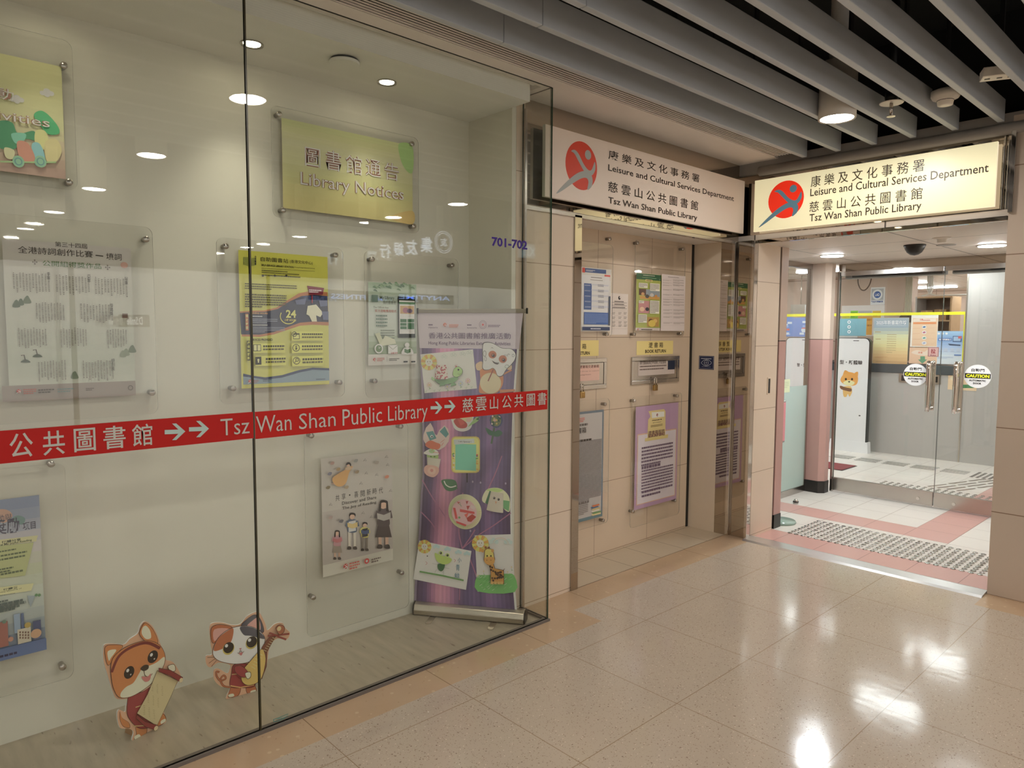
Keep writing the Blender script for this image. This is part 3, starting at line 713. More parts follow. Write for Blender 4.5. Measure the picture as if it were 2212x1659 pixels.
# 2 library notices
panel(PW, .0312, (585, 226), (905, 505), [(602, 247), (889, 311), (611, 454), (893, 489)], 'clear acrylic holder over the yellow-green notices sign')
a = Art(PP, C2, 1.8); ex = sheet(a, 341, 803, 1237, 1532, (190, 186, 110))
a.grad(341, 803, 1237, 1532, [(176, 182, 126), (194, 196, 148), (196, 192, 136), (188, 180, 120), (184, 174, 114)])
a.blob([(1140, 985), (1234, 1000), (1234, 1180), (1170, 1130)], (140, 176, 104)); a.blob([(1100, 1470), (1236, 1440), (1236, 1530), (1100, 1500)], (196, 160, 96))
for off, cc in ((.024, (140, 92, 84)), (-.004, (226, 200, 186))):
    for ch, x0, y0, x1, y1 in (('圖', 498, 1000, 606, 1148), ('書', 642, 1020, 748, 1175), ('館', 778, 1052, 890, 1200), ('通', 914, 1080, 1018, 1215), ('告', 1042, 1105, 1142, 1240)): a.text(ch, x0, y0, x1, y1, cc, off)
    a.text('Library Notices', 468, 1172, 1174, 1392, cc, off)
poster('title_sign', a, 'yellow-green title sign reading Library Notices in white bubble letters', ex, 'sign')
# 3 poetry
panel(PW, .0312, (-55, 455), (342, 893), [(315, 517), (328, 848), (-30, 500)], 'clear acrylic holder over the pale poetry poster beneath the activities sign')
a = Art(PP, C3, 1.25); p0, p1 = (12, 168), (885, 1187); ex = sheet(a, *p0, *p1, (216, 212, 202))
a.grad(*p0, *p1, [(208, 202, 200), (212, 210, 200), (206, 208, 196), (196, 202, 186), (208, 210, 196)]); a.rect(12, 1128, 885, 1187, (160, 146, 138))
K = (66, 60, 54)
a.text('第三十四屆', 357, 186, 568, 234, K, .004); a.text('全港詩詞創作比賽', 115, 214, 606, 292, K, .004); a.line([(622, 276), (672, 282)], .004, K); a.text('填詞', 690, 260, 792, 310, K, .002)
a.text('公開組得獎作品', 275, 308, 660, 366, (84, 124, 66), .004)
for x, y in ((226, 320), (700, 355)): a.text('✣', x-18, y-18, x+18, y+18, (130, 120, 112))
a.ell(808, 340, 24, 20, (206, 160, 146)); a.rect(795, 655, 832, 684, (120, 96, 84))
for x, y, s_ in ((105, 590, 1), (175, 565, 1.1), (135, 578, .8), (820, 905, .9), (860, 885, 1), (485, 1055, 1), (800, 915, .8)): a.blob([(x-24*s_, y+22), (x-12*s_, y-14), (x+4*s_, y-24*s_), (x+16*s_, y-6), (x+24*s_, y+22)], random.choice([(108, 124, 96), (92, 110, 84), (138, 150, 124)]))
for x, y in ((165, 965), (243, 930)): a.blob([(x-32, y+8), (x, y-12), (x+32, y+8)], (76, 92, 70)); a.line([(x, y), (x-10, y-40), (x-30, y-36)], .003, (84, 78, 62))
for bx, n_ in (((75, 385, 330, 525), 9), ((355, 400, 590, 540), 8), ((610, 415, 835, 545), 8), ((225, 580, 425, 715), 7), ((515, 590, 740, 715), 8), ((110, 745, 310, 880), 7), ((385, 745, 570, 880), 7), ((690, 750, 830, 880), 5), ((240, 960, 435, 1090), 7), ((530, 960, 745, 1090), 8)): a.columns(*bx, n_+3, (132, 126, 116), .46)
for ch, x, y in (('季軍', 303, 385), ('亞軍', 566, 402), ('冠軍', 808, 418), ('優異獎', 712, 590), ('特別獎', 722, 948)):
    for i, g in enumerate(ch): a.text(g, x, y+i*27, x+22, y+24+i*27, K, .0)
a.logo(120, 1160, .007, (196, 60, 50)); a.body(148, 1145, 235, 1178, 3, (186, 100, 90)); a.body(245, 1145, 350, 1172, 2, (90, 80, 74)); a.body(370, 1140, 480, 1166, 2, (116, 140, 140)); a.body(555, 1138, 608, 1156, 2, (110, 100, 94)); a.ring(845, 1138, 14, 14, .003, (96, 88, 80))
poster('poetry_poster', a, 'pale green poster of vertical verse with ink hills and a grey footer', ex)
# 4 yellow self-service station
panel(PW, .0312, (467, 512), (745, 856), [(487, 532), (724, 551), (503, 839), (733, 826)], 'clear acrylic holder over the bright yellow poster')
a = Art(PP, C4, 1.3); p0, p1 = (248, 198), (900, 1160); ex = sheet(a, *p0, *p1, (222, 212, 52)); a.rect(*p0, *p1, (222, 212, 52))
L = a.uv(262, 640)[0]-.004; u0 = a.uv(*p0)[0]; u1 = a.uv(*p1)[0]
a.poly([(258, 640), (350, 634), (430, 632), (520, 612), (600, 560), (680, 510), (780, 490), (886, 502), (896, 740), (780, 735), (690, 742), (600, 772), (500, 805), (400, 822), (272, 818)], (196, 122, 66))
a.poly([(258, 650), (350, 644), (440, 642), (530, 622), (610, 570), (700, 530), (790, 520), (886, 530), (894, 716), (780, 712), (690, 720), (600, 752), (500, 788), (400, 806), (268, 804)], (50, 54, 88))
a.poly([(282, 1085), (360, 1102), (440, 1112), (560, 1096), (680, 1060), (780, 1042), (898, 1046), (900, 1062), (780, 1058), (690, 1076), (560, 1114), (440, 1128), (282, 1105)], (44, 60, 110))
a.poly([(282, 1105), (440, 1128), (560, 1114), (690, 1076), (780, 1058), (899, 1062), (899, 1134), (284, 1164)], (136, 162, 182))
for i in range(5): a.line([(285+i*9, 250), (285+i*9, 305+i*3)], .0024, (60, 90, 60)); a.line([(336+i*9, 255), (336+i*9, 316-i*2)], .0024, (60, 90, 60))
for i, g in enumerate('自助圖書'): a.text(g, 364, 240+i*17, 374, 255+i*17, K, .02)
a.text('自助圖書站', 405, 248, 604, 294, (60, 56, 30), .006); a.text('(香港文化中心)', 614, 268, 778, 308, (70, 66, 40), .006)
a.text('SELF-SERVICE LIBRARY STATION', 410, 300, 642, 330, (50, 46, 26), .03); a.text('(Hong Kong Cultural Centre)', 646, 318, 792, 338, (60, 56, 30), .01)
a.line([(410, 330), (792, 352)], .0015, (90, 84, 40)); a.body(412, 340, 596, 362, 1, (80, 76, 40), .6, 1); a.body(412, 355, 682, 380, 1, (70, 66, 36), .6, 1); a.body(412, 372, 690, 402, 1, (60, 56, 32), .5, 1)
for x in (420, 505, 588): a.ell(x, 384, 8, 8, (50, 46, 30))
a.body(290, 432, 664, 498, 3, (74, 70, 36), .42, .5); a.body(290, 508, 590, 620, 6, (84, 80, 40), .5, .4)
a.poly([(736, 456), (858, 472), (848, 520), (776, 520), (772, 580), (766, 520), (754, 518)], (128, 34, 54)); a.body(750, 480, 840, 510, 2, (226, 200, 206)); a.line([(772, 530), (772, 580)], .004, (200, 40, 50))
for pts in ([(650, 560), (730, 545), (720, 590), (660, 590)], [(740, 600), (800, 590), (850, 650), (830, 680), (800, 668), (806, 712), (770, 712), (750, 670), (730, 660)], [(820, 560), (880, 560), (880, 600), (830, 606)], [(840, 640), (888, 640), (888, 700), (850, 700)]): a.poly(pts, (104, 112, 150) if pts[0][0] != 740 else (222, 214, 190))
a.ring(600, 676, 56, 52, .004, (226, 206, 90), a0=150, a1=330)
for off, cc in ((.05, (60, 64, 90)), (.03, (246, 232, 120))): a.text('24', 582, 628, 656, 686, cc, off)
a.text('小時 HOURS', 572, 690, 656, 712, (226, 196, 96), .02)
a.rect(292, 656, 316, 776, (196, 116, 84))
for i, g in enumerate('開放時間'): a.text(g, 295, 662+i*28, 312, 684+i*28, (244, 226, 150), .02)
a.text('OPENING HOURS', 318, 645, 452, 660, (214, 160, 100), .03); a.body(330, 668, 440, 682, 1, (200, 204, 216)); a.body(330, 688, 522, 728, 3, (170, 176, 200), .4, .6); a.body(330, 732, 490, 742, 1, (226, 226, 230)); a.body(330, 748, 575, 792, 4, (160, 166, 190), .4, .4)
a.rect(302, 850, 326, 990, (44, 44, 40))
for i, g in enumerate('提供的服務'): a.text(g, 305, 854+i*27, 322, 876+i*27, (226, 218, 90), .02)
a.text('SERVICES PROVIDED', 326, 834, 486, 850, (70, 66, 30), .03)
for x0, y0, x1, ic in ((342, 868, 575, 'b'), (360, 958, 580, 'i'), (618, 782, 845, 'c'), (618, 868, 845, '$'), (620, 960, 845, 'o')):
    a.rect(x0, y0, x1, y0+66, (232, 224, 96))
    if ic == '$' or ic == 'o': a.ring(x0+32, y0+32, 24, 24, .003, (50, 48, 36))
    if ic == '$': a.text('$', x0+24, y0+16, x0+40, y0+48, (50, 48, 36), .03)
    if ic == 'o': a.ring(x0+36, y0+26, 10, 10, .003, (50, 48, 36)); a.line([(x0+28, y0+34), (x0+18, y0+46)], .003, (50, 48, 36))
    if ic == 'b': a.rect(x0+4, y0+8, x0+60, y0+56, (60, 58, 40)); a.rect(x0+8, y0+12, x0+30, y0+52, (232, 224, 150)); a.rect(x0+34, y0+12, x0+56, y0+52, (232, 224, 150))
    if ic == 'i': a.rect(x0, y0+6, x0+44, y0+62, (44, 42, 36)); a.ell(x0+22, y0+28, 8, 8, (230, 226, 160)); a.rect(x0+17, y0+28, x0+27, y0+48, (230, 226, 160))
    if ic == 'c': a.rect(x0+12, y0+14, x0+58, y0+56, (60, 58, 40)); a.rect(x0+16, y0+24, x0+54, y0+52, (232, 224, 120)); a.ring(x0+20, y0+20, 16, 16, .003, (50, 48, 36)); a.line([(x0+12, y0+20), (x0+18, y0+26), (x0+30, y0+10)], .003, (50, 48, 36))
    a.body(x0+74, y0+12, x1-4, y0+28, 1, (60, 56, 32), .7, 1, 1.2); a.body(x0+74, y0+34, x1, y0+50, 1, (96, 90, 50), .6, .95)
a.logo(320, 1138, .008, (200, 70, 60)); a.body(338, 1128, 380, 1150, 3, (170, 110, 110)); a.body(410, 1124, 474, 1140, 2, (90, 110, 130)); a.body(790, 1120, 876, 1126, 1, (80, 90, 110))
poster('service_poster', a, 'bright yellow and navy poster about a 24 hour self-service library station', ex)
# 5 green app poster
panel(PW, .0312, (787, 541), (990, 846), [(803, 560), (976, 573), (809, 823)], 'clear acrylic holder over the green app poster, partly behind the roll-up banner')
a = Art(PP, C4, 1.3); p0, p1 = (1178, 428), (1526, 1015); ex = sheet(a, *p0, *p1, (204, 210, 196))
a.grad(*p0, *p1, [(150, 180, 140), (196, 210, 196), (206, 214, 208), (198, 208, 196), (150, 172, 132), (100, 130, 84)])
a.rect(1178, 948, 1526, 1015, (214, 210, 204))
for i in range(26):
    x = random.uniform(1185, 1515); y = random.uniform(432, 490); a.blob([(x-14, y), (x, y-8), (x+16, y+10), (x, y+6)], random.choice([(92, 132, 84), (70, 112, 70), (120, 156, 104)]), 3)
a.rect(1200, 520, 1245, 572, (112, 136, 128)); a.text('My Library', 1258, 528, 1362, 562, (94, 112, 90), .01); a.text('我的圖書館', 1280, 562, 1372, 590, (110, 120, 104), .005)
a.text('The Official App', 1210, 602, 1320, 622, (120, 130, 110), .01); a.text('官方流動應用程式', 1222, 624, 1376, 648, (176, 92, 74), .01)
for y in (662, 686, 710, 734): a.body(1230, y, 1310, y+16, 1, (96, 124, 110), .7, 1, 1.2)
for y in (770, 788, 806, 826): a.body(1262, y, 1372, y+10, 1, (108, 120, 104), .6, .9)
a.rect(1386, 532, 1510, 828, (44, 50, 48)); a.rect(1394, 560, 1506, 800, (222, 224, 216)); a.rect(1394, 572, 1506, 592, (84, 136, 92)); a.rect(1400, 598, 1500, 658, (196, 160, 110)); a.ell(1440, 632, 22, 20, (170, 110, 130)); a.ell(1468, 636, 20, 16, (110, 90, 120))
for x, y, x1, y1 in ((1400, 694, 1446, 718), (1400, 722, 1446, 742), (1400, 746, 1446, 766), (1452, 694, 1500, 718), (1452, 722, 1500, 766)): a.rect(x, y, x1, y1, (60, 116, 78))
a.poly([(1220, 800), (1250, 790), (1290, 880), (1260, 890)], (196, 200, 170)); a.poly([(1290, 812), (1360, 840), (1370, 870), (1250, 890)], (206, 208, 184))
a.ell(1246, 906, 30, 34, (226, 232, 220)); a.ell(1246, 906, 22, 25, (110, 136, 96)); a.line([(1246, 890), (1246, 906), (1258, 896)], .0025, (226, 232, 220)); a.rect(1312, 880, 1380, 940, (224, 228, 216)); a.line([(1312, 882), (1346, 912), (1380, 882)], .002, (120, 140, 110))
a.ell(1448, 880, 17, 17, (226, 232, 220)); a.blob([(1410, 945), (1422, 905), (1450, 896), (1478, 905), (1490, 945)], (226, 232, 220), 4); a.poly([(1428, 905), (1450, 914), (1472, 905), (1472, 932), (1450, 940), (1428, 932)], (84, 128, 84)); a.text('立即下載', 1330, 932, 1380, 944, (186, 70, 60), .02)
a.logo(1214, 984, .0085, (196, 60, 50)); a.body(1232, 970, 1284, 996, 3, (196, 110, 100)); a.line([(1302, 962), (1302, 1000)], .001, K); a.body(1318, 974, 1390, 992, 2, (90, 84, 78)); a.rect(1420, 994, 1450, 1004, (40, 38, 36)); a.rect(1474, 994, 1504, 1004, (40, 38, 36))
poster('app_poster', a, 'green leafy poster showing a mobile phone and white icons', ex)
# 6 joy of reading
panel(PW, .0312, (657, 935), (884, 1310), [(672, 941), (865, 921), (676, 1290), (867, 1237)], 'clear acrylic holder over the white reading poster, low under the red band')
a = Art(PP, D1, 1.3); p0, p1 = (200, 345), (792, 1180); q0 = a.uv(202, 344); q1 = a.uv(787, 1165); ex = (slab(PP, q0[0], q1[1], q1[0], q0[1], -.001, 0), M['white_plastic'])
a.rectm(q0[0], q1[1], q1[0], q0[1], (206, 200, 194)); vb = a.uv(205, 1215)[1]; a.rectm(q0[0], vb, q1[0], (vb+q0[1])/2, (198, 190, 186)); a.rectm(q0[0], q1[1], q1[0], vb, (218, 212, 200))
for i, (ch, x, y) in enumerate((('共', 318, 640), ('享', 368, 628), ('•', 428, 632), ('喜', 470, 610), ('閱', 522, 604), ('新', 572, 592), ('時', 620, 584), ('代', 670, 578))):
    a.text(ch, x, y, x+(34 if ch != '•' else 12), y+(44 if ch != '•' else 12), K, .0)
a.text('Discover and Share', 370, 688, 650, 690-18+16, K, .01) if False else None
a.text('Discover and Share', 370, 692, 650, 668, (84, 78, 72), .012); a.text('The Joy of Reading', 372, 735, 650, 712, (84, 78, 72), .012)
def folk(x, y, h, top, bot, hair=(44, 36, 32), book=(200, 170, 90), skirt=False, stripe=None):
    k = h/100.0; skin = (214, 176, 152); P = lambda dx, dy: (x+dx*k, y+dy*k)
    for s_ in (-1, 1): a.poly([P(s_*3, 48), P(s_*11, 48), P(s_*10, 92), P(s_*4, 92)], bot if not skirt else skin); a.blob([P(s_*3, 92), P(s_*11, 91), P(s_*13, 99), P(s_*3, 99)], (70, 62, 58), 3)
    if skirt: a.poly([P(-9, 40), P(9, 40), P(17, 76), P(-17, 76)], bot)
    a.blob([P(-11, 20), P(0, 16), P(11, 20), P(12, 36), P(11, 52), P(-11, 52), P(-12, 36)], top, 4)
    if stripe:
        for j in range(4): a.rect(*P(-10, 24+j*7), *P(10, 27+j*7), stripe)
    for s_ in (-1, 1): a.line([P(s_*12, 22), P(s_*16, 34), P(s_*4, 36)], 5*k/1000, top)
    a.ell(*P(0, 9), 7*k, 8.5*k, skin); a.blob([P(-8, 10), P(-7, 1), P(0, -1), P(8, 2), P(8, 10), P(4, 5), P(-4, 5)], hair, 4)
    if skirt: a.poly([P(5, 4), P(9, 8), P(10, 24), P(5, 22)], hair); a.poly([P(-5, 4), P(-9, 8), P(-10, 24), P(-6, 22)], hair)
    a.poly([P(-14, 26), P(0, 30), P(14, 24), P(14, 38), P(0, 42), P(-13, 38)], book)
folk(330, 925, 240, (204, 150, 160), (164, 150, 138), book=(196, 112, 118), skirt=True); folk(450, 782, 300, (92, 108, 132), (212, 204, 192), book=(216, 190, 120), stripe=(206, 206, 206))
folk(550, 857, 235, (206, 198, 92), (132, 122, 112), book=(74, 92, 134), stripe=(60, 58, 66)); folk(700, 678, 395, (92, 82, 84), (86, 76, 76), book=(176, 172, 168), skirt=True)
a.blob([(282, 500), (330, 460), (385, 430), (430, 400), (446, 410), (420, 450), (390, 540), (340, 566), (300, 548)], (212, 160, 84)); a.ell(412, 388, 18, 16, (214, 176, 152)); a.blob([(392, 395), (398, 372), (420, 368), (434, 384), (430, 402), (416, 384)], (52, 40, 36), 4); a.blob([(388, 412), (430, 405), (440, 425), (392, 432)], (206, 176, 140), 4)
a.line([(300, 545), (275, 540)], .003, (200, 160, 140)); a.line([(440, 420), (450, 395)], .004, (214, 176, 152))
for x, y, cc in ((280, 375, (176, 140, 130)), (328, 424, (168, 140, 96)), (480, 445, (160, 140, 110)), (395, 570, (170, 150, 120)), (245, 572, (130, 116, 84)), (258, 460, (120, 120, 140)), (470, 354, (150, 150, 146)), (640, 370, (170, 160, 150)), (722, 485, (206, 130, 100)), (352, 845, (110, 110, 116)), (265, 815, (176, 156, 150))): a.blob([(x-18, y+6), (x-4, y-12), (x+18, y-10), (x+12, y+10), (x-6, y+14)], cc, 3)
for x, y in ((545, 352), (720, 325), (555, 458), (640, 470), (512, 540), (752, 600), (265, 712), (528, 780), (596, 812), (728, 390)): a.line([(x-14, y+8), (x, y-14), (x+12, y+6), (x-8, y)], .0022, (120, 114, 110))
a.logo(386, 1210, .013, (200, 62, 50)); a.body(414, 1180, 500, 1222, 3, (200, 96, 84)); a.ell(556, 1168, 20, 22, (196, 50, 50)); a.ell(556, 1168, 9, 10, (240, 226, 220)); a.body(592, 1148, 670, 1168, 2, (110, 96, 90))
poster('reading_poster', a, 'white poster of four readers standing below a floating girl in an orange dress', ex)
# 7 low blue poster at the near end
panel(PW, .0312, (-60, 1020), (160, 1462), [(110, 1002), (135, 1440), (-50, 1030)], 'clear acrylic holder over the blue city poster, low at the near end of the display')
a = Art(PP, C7, 1.3); q0 = a.uv(256, 334); q1 = a.uv(308, 1352); u1 = (q0[0]+q1[0])/2; u0 = u1-.42; v1, v0 = q0[1], q1[1]
ex = (slab(PP, u0, v0, u1, v1, -.001, 0), M['white_plastic'])
cs = [(106, 132, 176), (172, 186, 190), (196, 206, 196), (190, 198, 168), (200, 194, 198), (150, 162, 190), (120, 140, 182)]
for i in range(14):
    s_ = i/14*(len(cs)-1.001); k = int(s_); f = s_-k; a.rectm(u0, v0+(v1-v0)*i/14, u1, v0+(v1-v0)*(i+1)/14, tuple(cs[k][j]*(1-f)+cs[k+1][j]*f for j in range(3)))
a.blob([(-60, 470), (0, 430), (60, 440), (80, 480), (20, 520)], (206, 160, 140)); a.blob([(80, 490), (120, 470), (165, 490), (150, 530), (100, 520)], (110, 150, 150))
DK = (70, 70, 96)
a.text('動與', -20, 470, 78, 496, DK, .0); a.text('獎勵', -50, 505, 130, 580, DK, .01); a.text('項目', 148, 520, 236, 556, DK, .02)
a.poly([(-80, 640), (250, 602), (238, 642), (-80, 680)], (206, 204, 150)); a.text('閱讀分享', -10, 655-22, 138, 655-26, (70, 80, 60), .02) if False else a.text('悅讀分享', 10, 640, 138, 637, (70, 80, 60), .02); a.text('Sharing My Joyful Reading', -60, 668, 210, 642, (80, 90, 60), .02)
a.poly([(-80, 680), (222, 648), (165, 868), (-80, 895)], (176, 184, 122))
for x0, y0, x1 in ((0, 712, 105), (0, 740, 178), (0, 765, 165), (0, 830, 88), (0, 848, 70), (0, 862, 150)): a.body(x0-40, y0-2, x1, y0+9-.15*(x1-x0+40), 1, (86, 100, 66), .7, 1)
a.poly([(-80, 955), (222, 918), (205, 968), (-80, 1008)], (206, 204, 150)); a.text('悅讀薈', 20, 955, 116, 950, (70, 80, 60), .02); a.text('Monthly Meeting of', -40, 985, 142, 955, (80, 90, 60), .02); a.text('Joyful Reading', -40, 1008, 98, 985, (80, 90, 60), .02)
for x0, y0, x1 in ((0, 1045, 52), (5, 1060, 150), (0, 1078, 170), (0, 1095, 128), (0, 1108, 98)): a.body(x0-40, y0-4, x1, y0+7-.15*(x1-x0+40), 1, (86, 100, 96), .7, 1)
a.poly([(178, 1000), (230, 1000), (200, 1080)], (150, 166, 176)); a.ell(238, 996, 10, 10, (90, 140, 90)); a.ell(258, 996, 10, 10, (90, 140, 90))
for x0, y0, x1, y1, cc in ((-60, 1190, 55, 1330, (176, 110, 100)), (88, 1125, 135, 1240, (150, 176, 206)), (135, 1118, 160, 1240, (96, 116, 160)), (215, 1170, 272, 1280, (84, 96, 140)), (112, 1225, 205, 1300, (216, 206, 186))): a.rect(x0, y0, x1, y1, cc)
for i in range(4):
    for j in range(3): a.rect(125+i*18, 1236+j*18, 136+i*18, 1246+j*18, (140, 110, 90))
a.ell(235, 1248, 36, 30, (226, 170, 130)); a.ell(180, 1192, 22, 18, (196, 170, 80)); a.ell(25, 1170, 14, 12, (120, 150, 130)); a.ell(68, 1285, 18, 16, (206, 150, 130))
a.rectm(u0, v0, u1, v0+.045, (92, 116, 168)); a.body(-20, 1390, 110, 1388, 1, (60, 60, 90), .5, 1)
poster('rewards_poster', a, 'blue city skyline poster with green speech panels, low at the near end', ex)

# ---------------------------------------------------------------- niche
NW = wallY(3.082); NP = wallY(3.0868)
NG = 'clear acrylic poster holders'
panel(NW, .0272, (1190, 512), (1322, 727), [(1316, 516), (1310, 722)], 'clear acrylic holder over the opening hours notice in the niche')
panel(NW, .0272, (1373, 517), (1477, 727), [(1376, 525), (1474, 538), (1369, 722), (1470, 721)], 'clear acrylic holder over the comic and schedule sheets in the niche')
panel(NW, .0272, (1190, 872), (1313, 1128), [(1306, 873), (1302, 1124)], 'clear acrylic holder over the long grey rules sheet beneath the padlocked slot')
panel(NW, .0272, (1366, 858), (1467, 1110), [(1369, 866), (1462, 855), (1366, 1105), (1458, 1081)], 'clear acrylic holder over the lilac book drop poster')
a = Art(NP, D3, 1.2); ex = sheet(a, 60, 530, 382, 1090, (226, 220, 214)); a.rect(60, 530, 390, 1088, (226, 220, 214))
a.rect(172, 548, 352, 600, (74, 100, 152)); a.rect(148, 544, 172, 588, (204, 90, 80)); a.body(180, 560, 258, 584, 2, (220, 224, 232))
a.rect(338, 606, 386, 660, (206, 96, 90)); a.rect(145, 605, 378, 1062, (232, 228, 224)); a.body(222, 624, 316, 640, 1, (100, 90, 84), .8, 1, 1.2); a.body(216, 646, 322, 660, 1, (120, 110, 104), .8, 1)
a.rect(162, 678, 225, 905, (74, 100, 152))
for i in range(5):
    y = 684+i*46; a.rect(225, y, 370, y+22, (206, 208, 216)); a.body(280, y+2, 330, y+28, 2, (130, 130, 144), .5, 1); a.body(166, y+6, 216, y+20, 2, (190, 200, 220), .5, 1)
a.rect(160, 925, 365, 1032, (84, 110, 168)); a.body(164, 934, 360, 1026, 8, (140, 160, 200), .4, .5); a.rect(145, 1050, 378, 1082, (70, 80, 110)); a.body(215, 1060, 300, 1074, 1, (210, 212, 220), .7, 1)
a.rect(370, 790, 380, 1040, (90, 96, 110)); a.rect(60, 600, 130, 1060, (150, 176, 120)); a.rect(60, 820, 130, 1000, (206, 160, 110))
poster('opening_hours_notice', a, 'blue and white opening hours notice in the book return niche', ex, 'notice')
a = Art(wallY(3.1085), D3, 1.2); ex = sheet(a, 388, 762, 535, 1118, (222, 212, 204)); a.ell(466, 804, 10, 16, (40, 34, 32)); a.ell(470, 800, 4, 8, (220, 212, 204))
for y, x0, x1 in ((828, 424, 502), (852, 424, 504), (878, 408, 514)): a.body(x0, y, x1, y+14, 1, (90, 80, 74), .75, 1, 1.2)
for y in (844, 868, 894): a.body(400, y, 528, y+6, 1, (120, 110, 104), .6, 1)
for y in (915, 955, 995, 1045, 1068): a.line([(393, y), (533, y)], .001, (180, 168, 160))
for y in (925, 962, 1002, 1030):
    for x in (412, 466, 512): a.body(x-12, y, x+14, y+22, 2, (150, 138, 130), .5, .8)
poster('notice_sheet', a, 'small white sheet with a tiny black emblem taped beside the opening hours notice', ex, 'notice')
a = Art(NP, D3, 1.2); ex = sheet(a, 612, 588, 1012, 1085, (216, 206, 200)); x0, y0, x1, y1 = 612, 590, 818, 1062
a.rect(612, 590, 818, 1060, (176, 186, 96)); a.rect(612, 592, 818, 660, (56, 104, 74)); a.body(668, 606, 768, 622, 1, (220, 226, 200), .8, 1, 1.2); a.body(660, 630, 780, 642, 1, (160, 190, 150), .7, 1); a.rect(688, 645, 746, 668, (222, 208, 140)); a.body(694, 650, 740, 664, 1, (80, 76, 40), .7, 1, 1.2)
for bx, cc in (((632, 724, 692, 782), (96, 70, 60)), ((692, 730, 810, 812), (150, 160, 166)), ((640, 786, 806, 820), (206, 160, 90)), ((628, 826, 718, 936), (196, 140, 140)), ((700, 966, 800, 1050), (186, 150, 90))): a.rect(*bx, cc)
for x, y, r, cc in ((664, 770, 14, (206, 160, 110)), (700, 790, 16, (90, 84, 80)), (740, 780, 16, (200, 196, 190)), (775, 790, 12, (206, 150, 90)), (656, 900, 20, (226, 190, 160)), (700, 900, 16, (70, 64, 70)), (730, 1000, 18, (110, 70, 50)), (768, 1000, 16, (226, 190, 120)), (740, 1022, 30, (220, 196, 100))): a.ell(x, y, r, r, cc)
for bx in ((628, 674, 702, 720), (722, 678, 804, 748), (722, 826, 800, 940), (622, 944, 694, 1016), (626, 826, 670, 850)): a.rect(*bx, (226, 220, 206)); a.body(bx[0]+4, bx[1]+5, bx[2]-4, bx[3]-4, max(2, int((bx[3]-bx[1])/13)), (120, 110, 100), .45, .6)
a.logo(620, 1074, .006, (196, 60, 50)); a.body(646, 1068, 738, 1078, 1, (90, 80, 76), .8, 1)
a.rect(820, 600, 1012, 1086, (214, 204, 200)); a.body(872, 626, 966, 636, 1, (120, 108, 104), .8, 1)
for y in (648, 668, 690, 728, 770, 810, 832, 856, 900, 928, 960, 1010): a.body(828, y, 905, y+16, 2, (160, 148, 142), .4, .7); a.body(914, y, 1006, y+20, 3, (150, 138, 132), .4, .6)
for y in (640, 685, 800, 840, 930, 1040): a.line([(826, y), (1008, y)], .0008, (180, 168, 162))
poster('comic_sheet', a, 'green comic-strip sheet beside a white timetable above the right-hand book return', ex)
a = Art(NP, D4, 1.2); q0 = a.uv(294, 222); q1 = a.uv(278, 1020); u1 = (q0[0]+q1[0])/2; u0 = u1-.42; v1, v0 = q0[1], q1[1]; ex = (slab(NP, u0, v0, u1, v1, -.001, 0), M['white_plastic'])
a.rectm(u0, v0, u1, v1, (108, 122, 136)); a.rectm(u0, v0+.022, u1-.016, v1-.016, (188, 184, 182)); a.rectm(u0, v0, u1, v0+.022, (100, 130, 140))
a.logo(92, 298, .011, (200, 80, 66)); a.body(108, 285, 148, 316, 3, (206, 120, 104)); a.body(86, 332, 170, 344, 1, (110, 104, 100), .7, 1); a.text('書箱', 94, 362, 158, 396, (60, 54, 50), .01); a.text('BOOK DROP', 30, 418, 162, 400, (80, 74, 70), .005)
a.body(95, 452, 200, 452, 1, K, .9, 1); a.body(92, 466, 268, 875, 46, (110, 104, 104), .5, .5); a.body(92, 910, 262, 905, 1, (120, 112, 110), .5, .5); a.body(96, 930, 170, 1000, 7, (120, 114, 112), .45, .6)
for i, (cc, dx) in enumerate((((216, 200, 150), 0), ((110, 150, 100), 6), ((220, 214, 200), -4), ((196, 180, 130), 3), ((90, 110, 140), -6), ((206, 120, 80), 4))): y = 1005-i*13; a.poly([(195+dx, y), (262+dx-i*3, y-14), (268+dx-i*3, y-4), (205+dx, y+12)], cc)
poster('rules_sheet', a, 'long grey-blue sheet of fine print with a stack of books drawn at the bottom corner', ex)
a = Art(NP, D4, 1.2); q0 = a.uv(840, 172); q1 = a.uv(540, 962); a.c = D4; ex = sheet(a, 530, 205, 832, 890, (184, 152, 182)); P0 = a.uv(530, 205); P1 = a.uv(832, 890)
U = lambda p: a.uv(*p)
a.polyuv([(P0[0]+.026, P1[1]+.03), (P1[0]-.018, P1[1]+.03), (P1[0]-.018, P0[1]-.20), (P0[0]+.026, P0[1]-.20)], (214, 178, 150)); a.polyuv([(P0[0]+.034, P1[1]+.036), (P1[0]-.026, P1[1]+.036), (P1[0]-.026, P0[1]-.208), (P0[0]+.034, P0[1]-.208)], (216, 208, 214))
a.poly([(624, 236), (740, 220), (752, 236), (750, 412), (616, 438), (622, 300), (640, 276)], (214, 196, 140)); a.poly([(648, 244), (742, 238), (742, 276), (650, 288)], (236, 228, 216)); a.logo(690, 264, .011, (150, 40, 60)); a.poly([(598, 438), (770, 408), (768, 434), (596, 462)], (206, 190, 130))
a.text('康樂及文化事務署', 650, 302, 722, 300, (70, 50, 60), .04); a.text('香港公共圖書館', 655, 322, 720, 316, (70, 50, 60), .04); a.body(640, 340, 728, 345, 2, (140, 120, 90), .5, 1)
a.text('還書箱服務', 622, 386, 744, 394, (96, 50, 70), .0); a.text('BOOK DROP SERVICE', 624, 412, 744, 414, (110, 60, 80), .03)
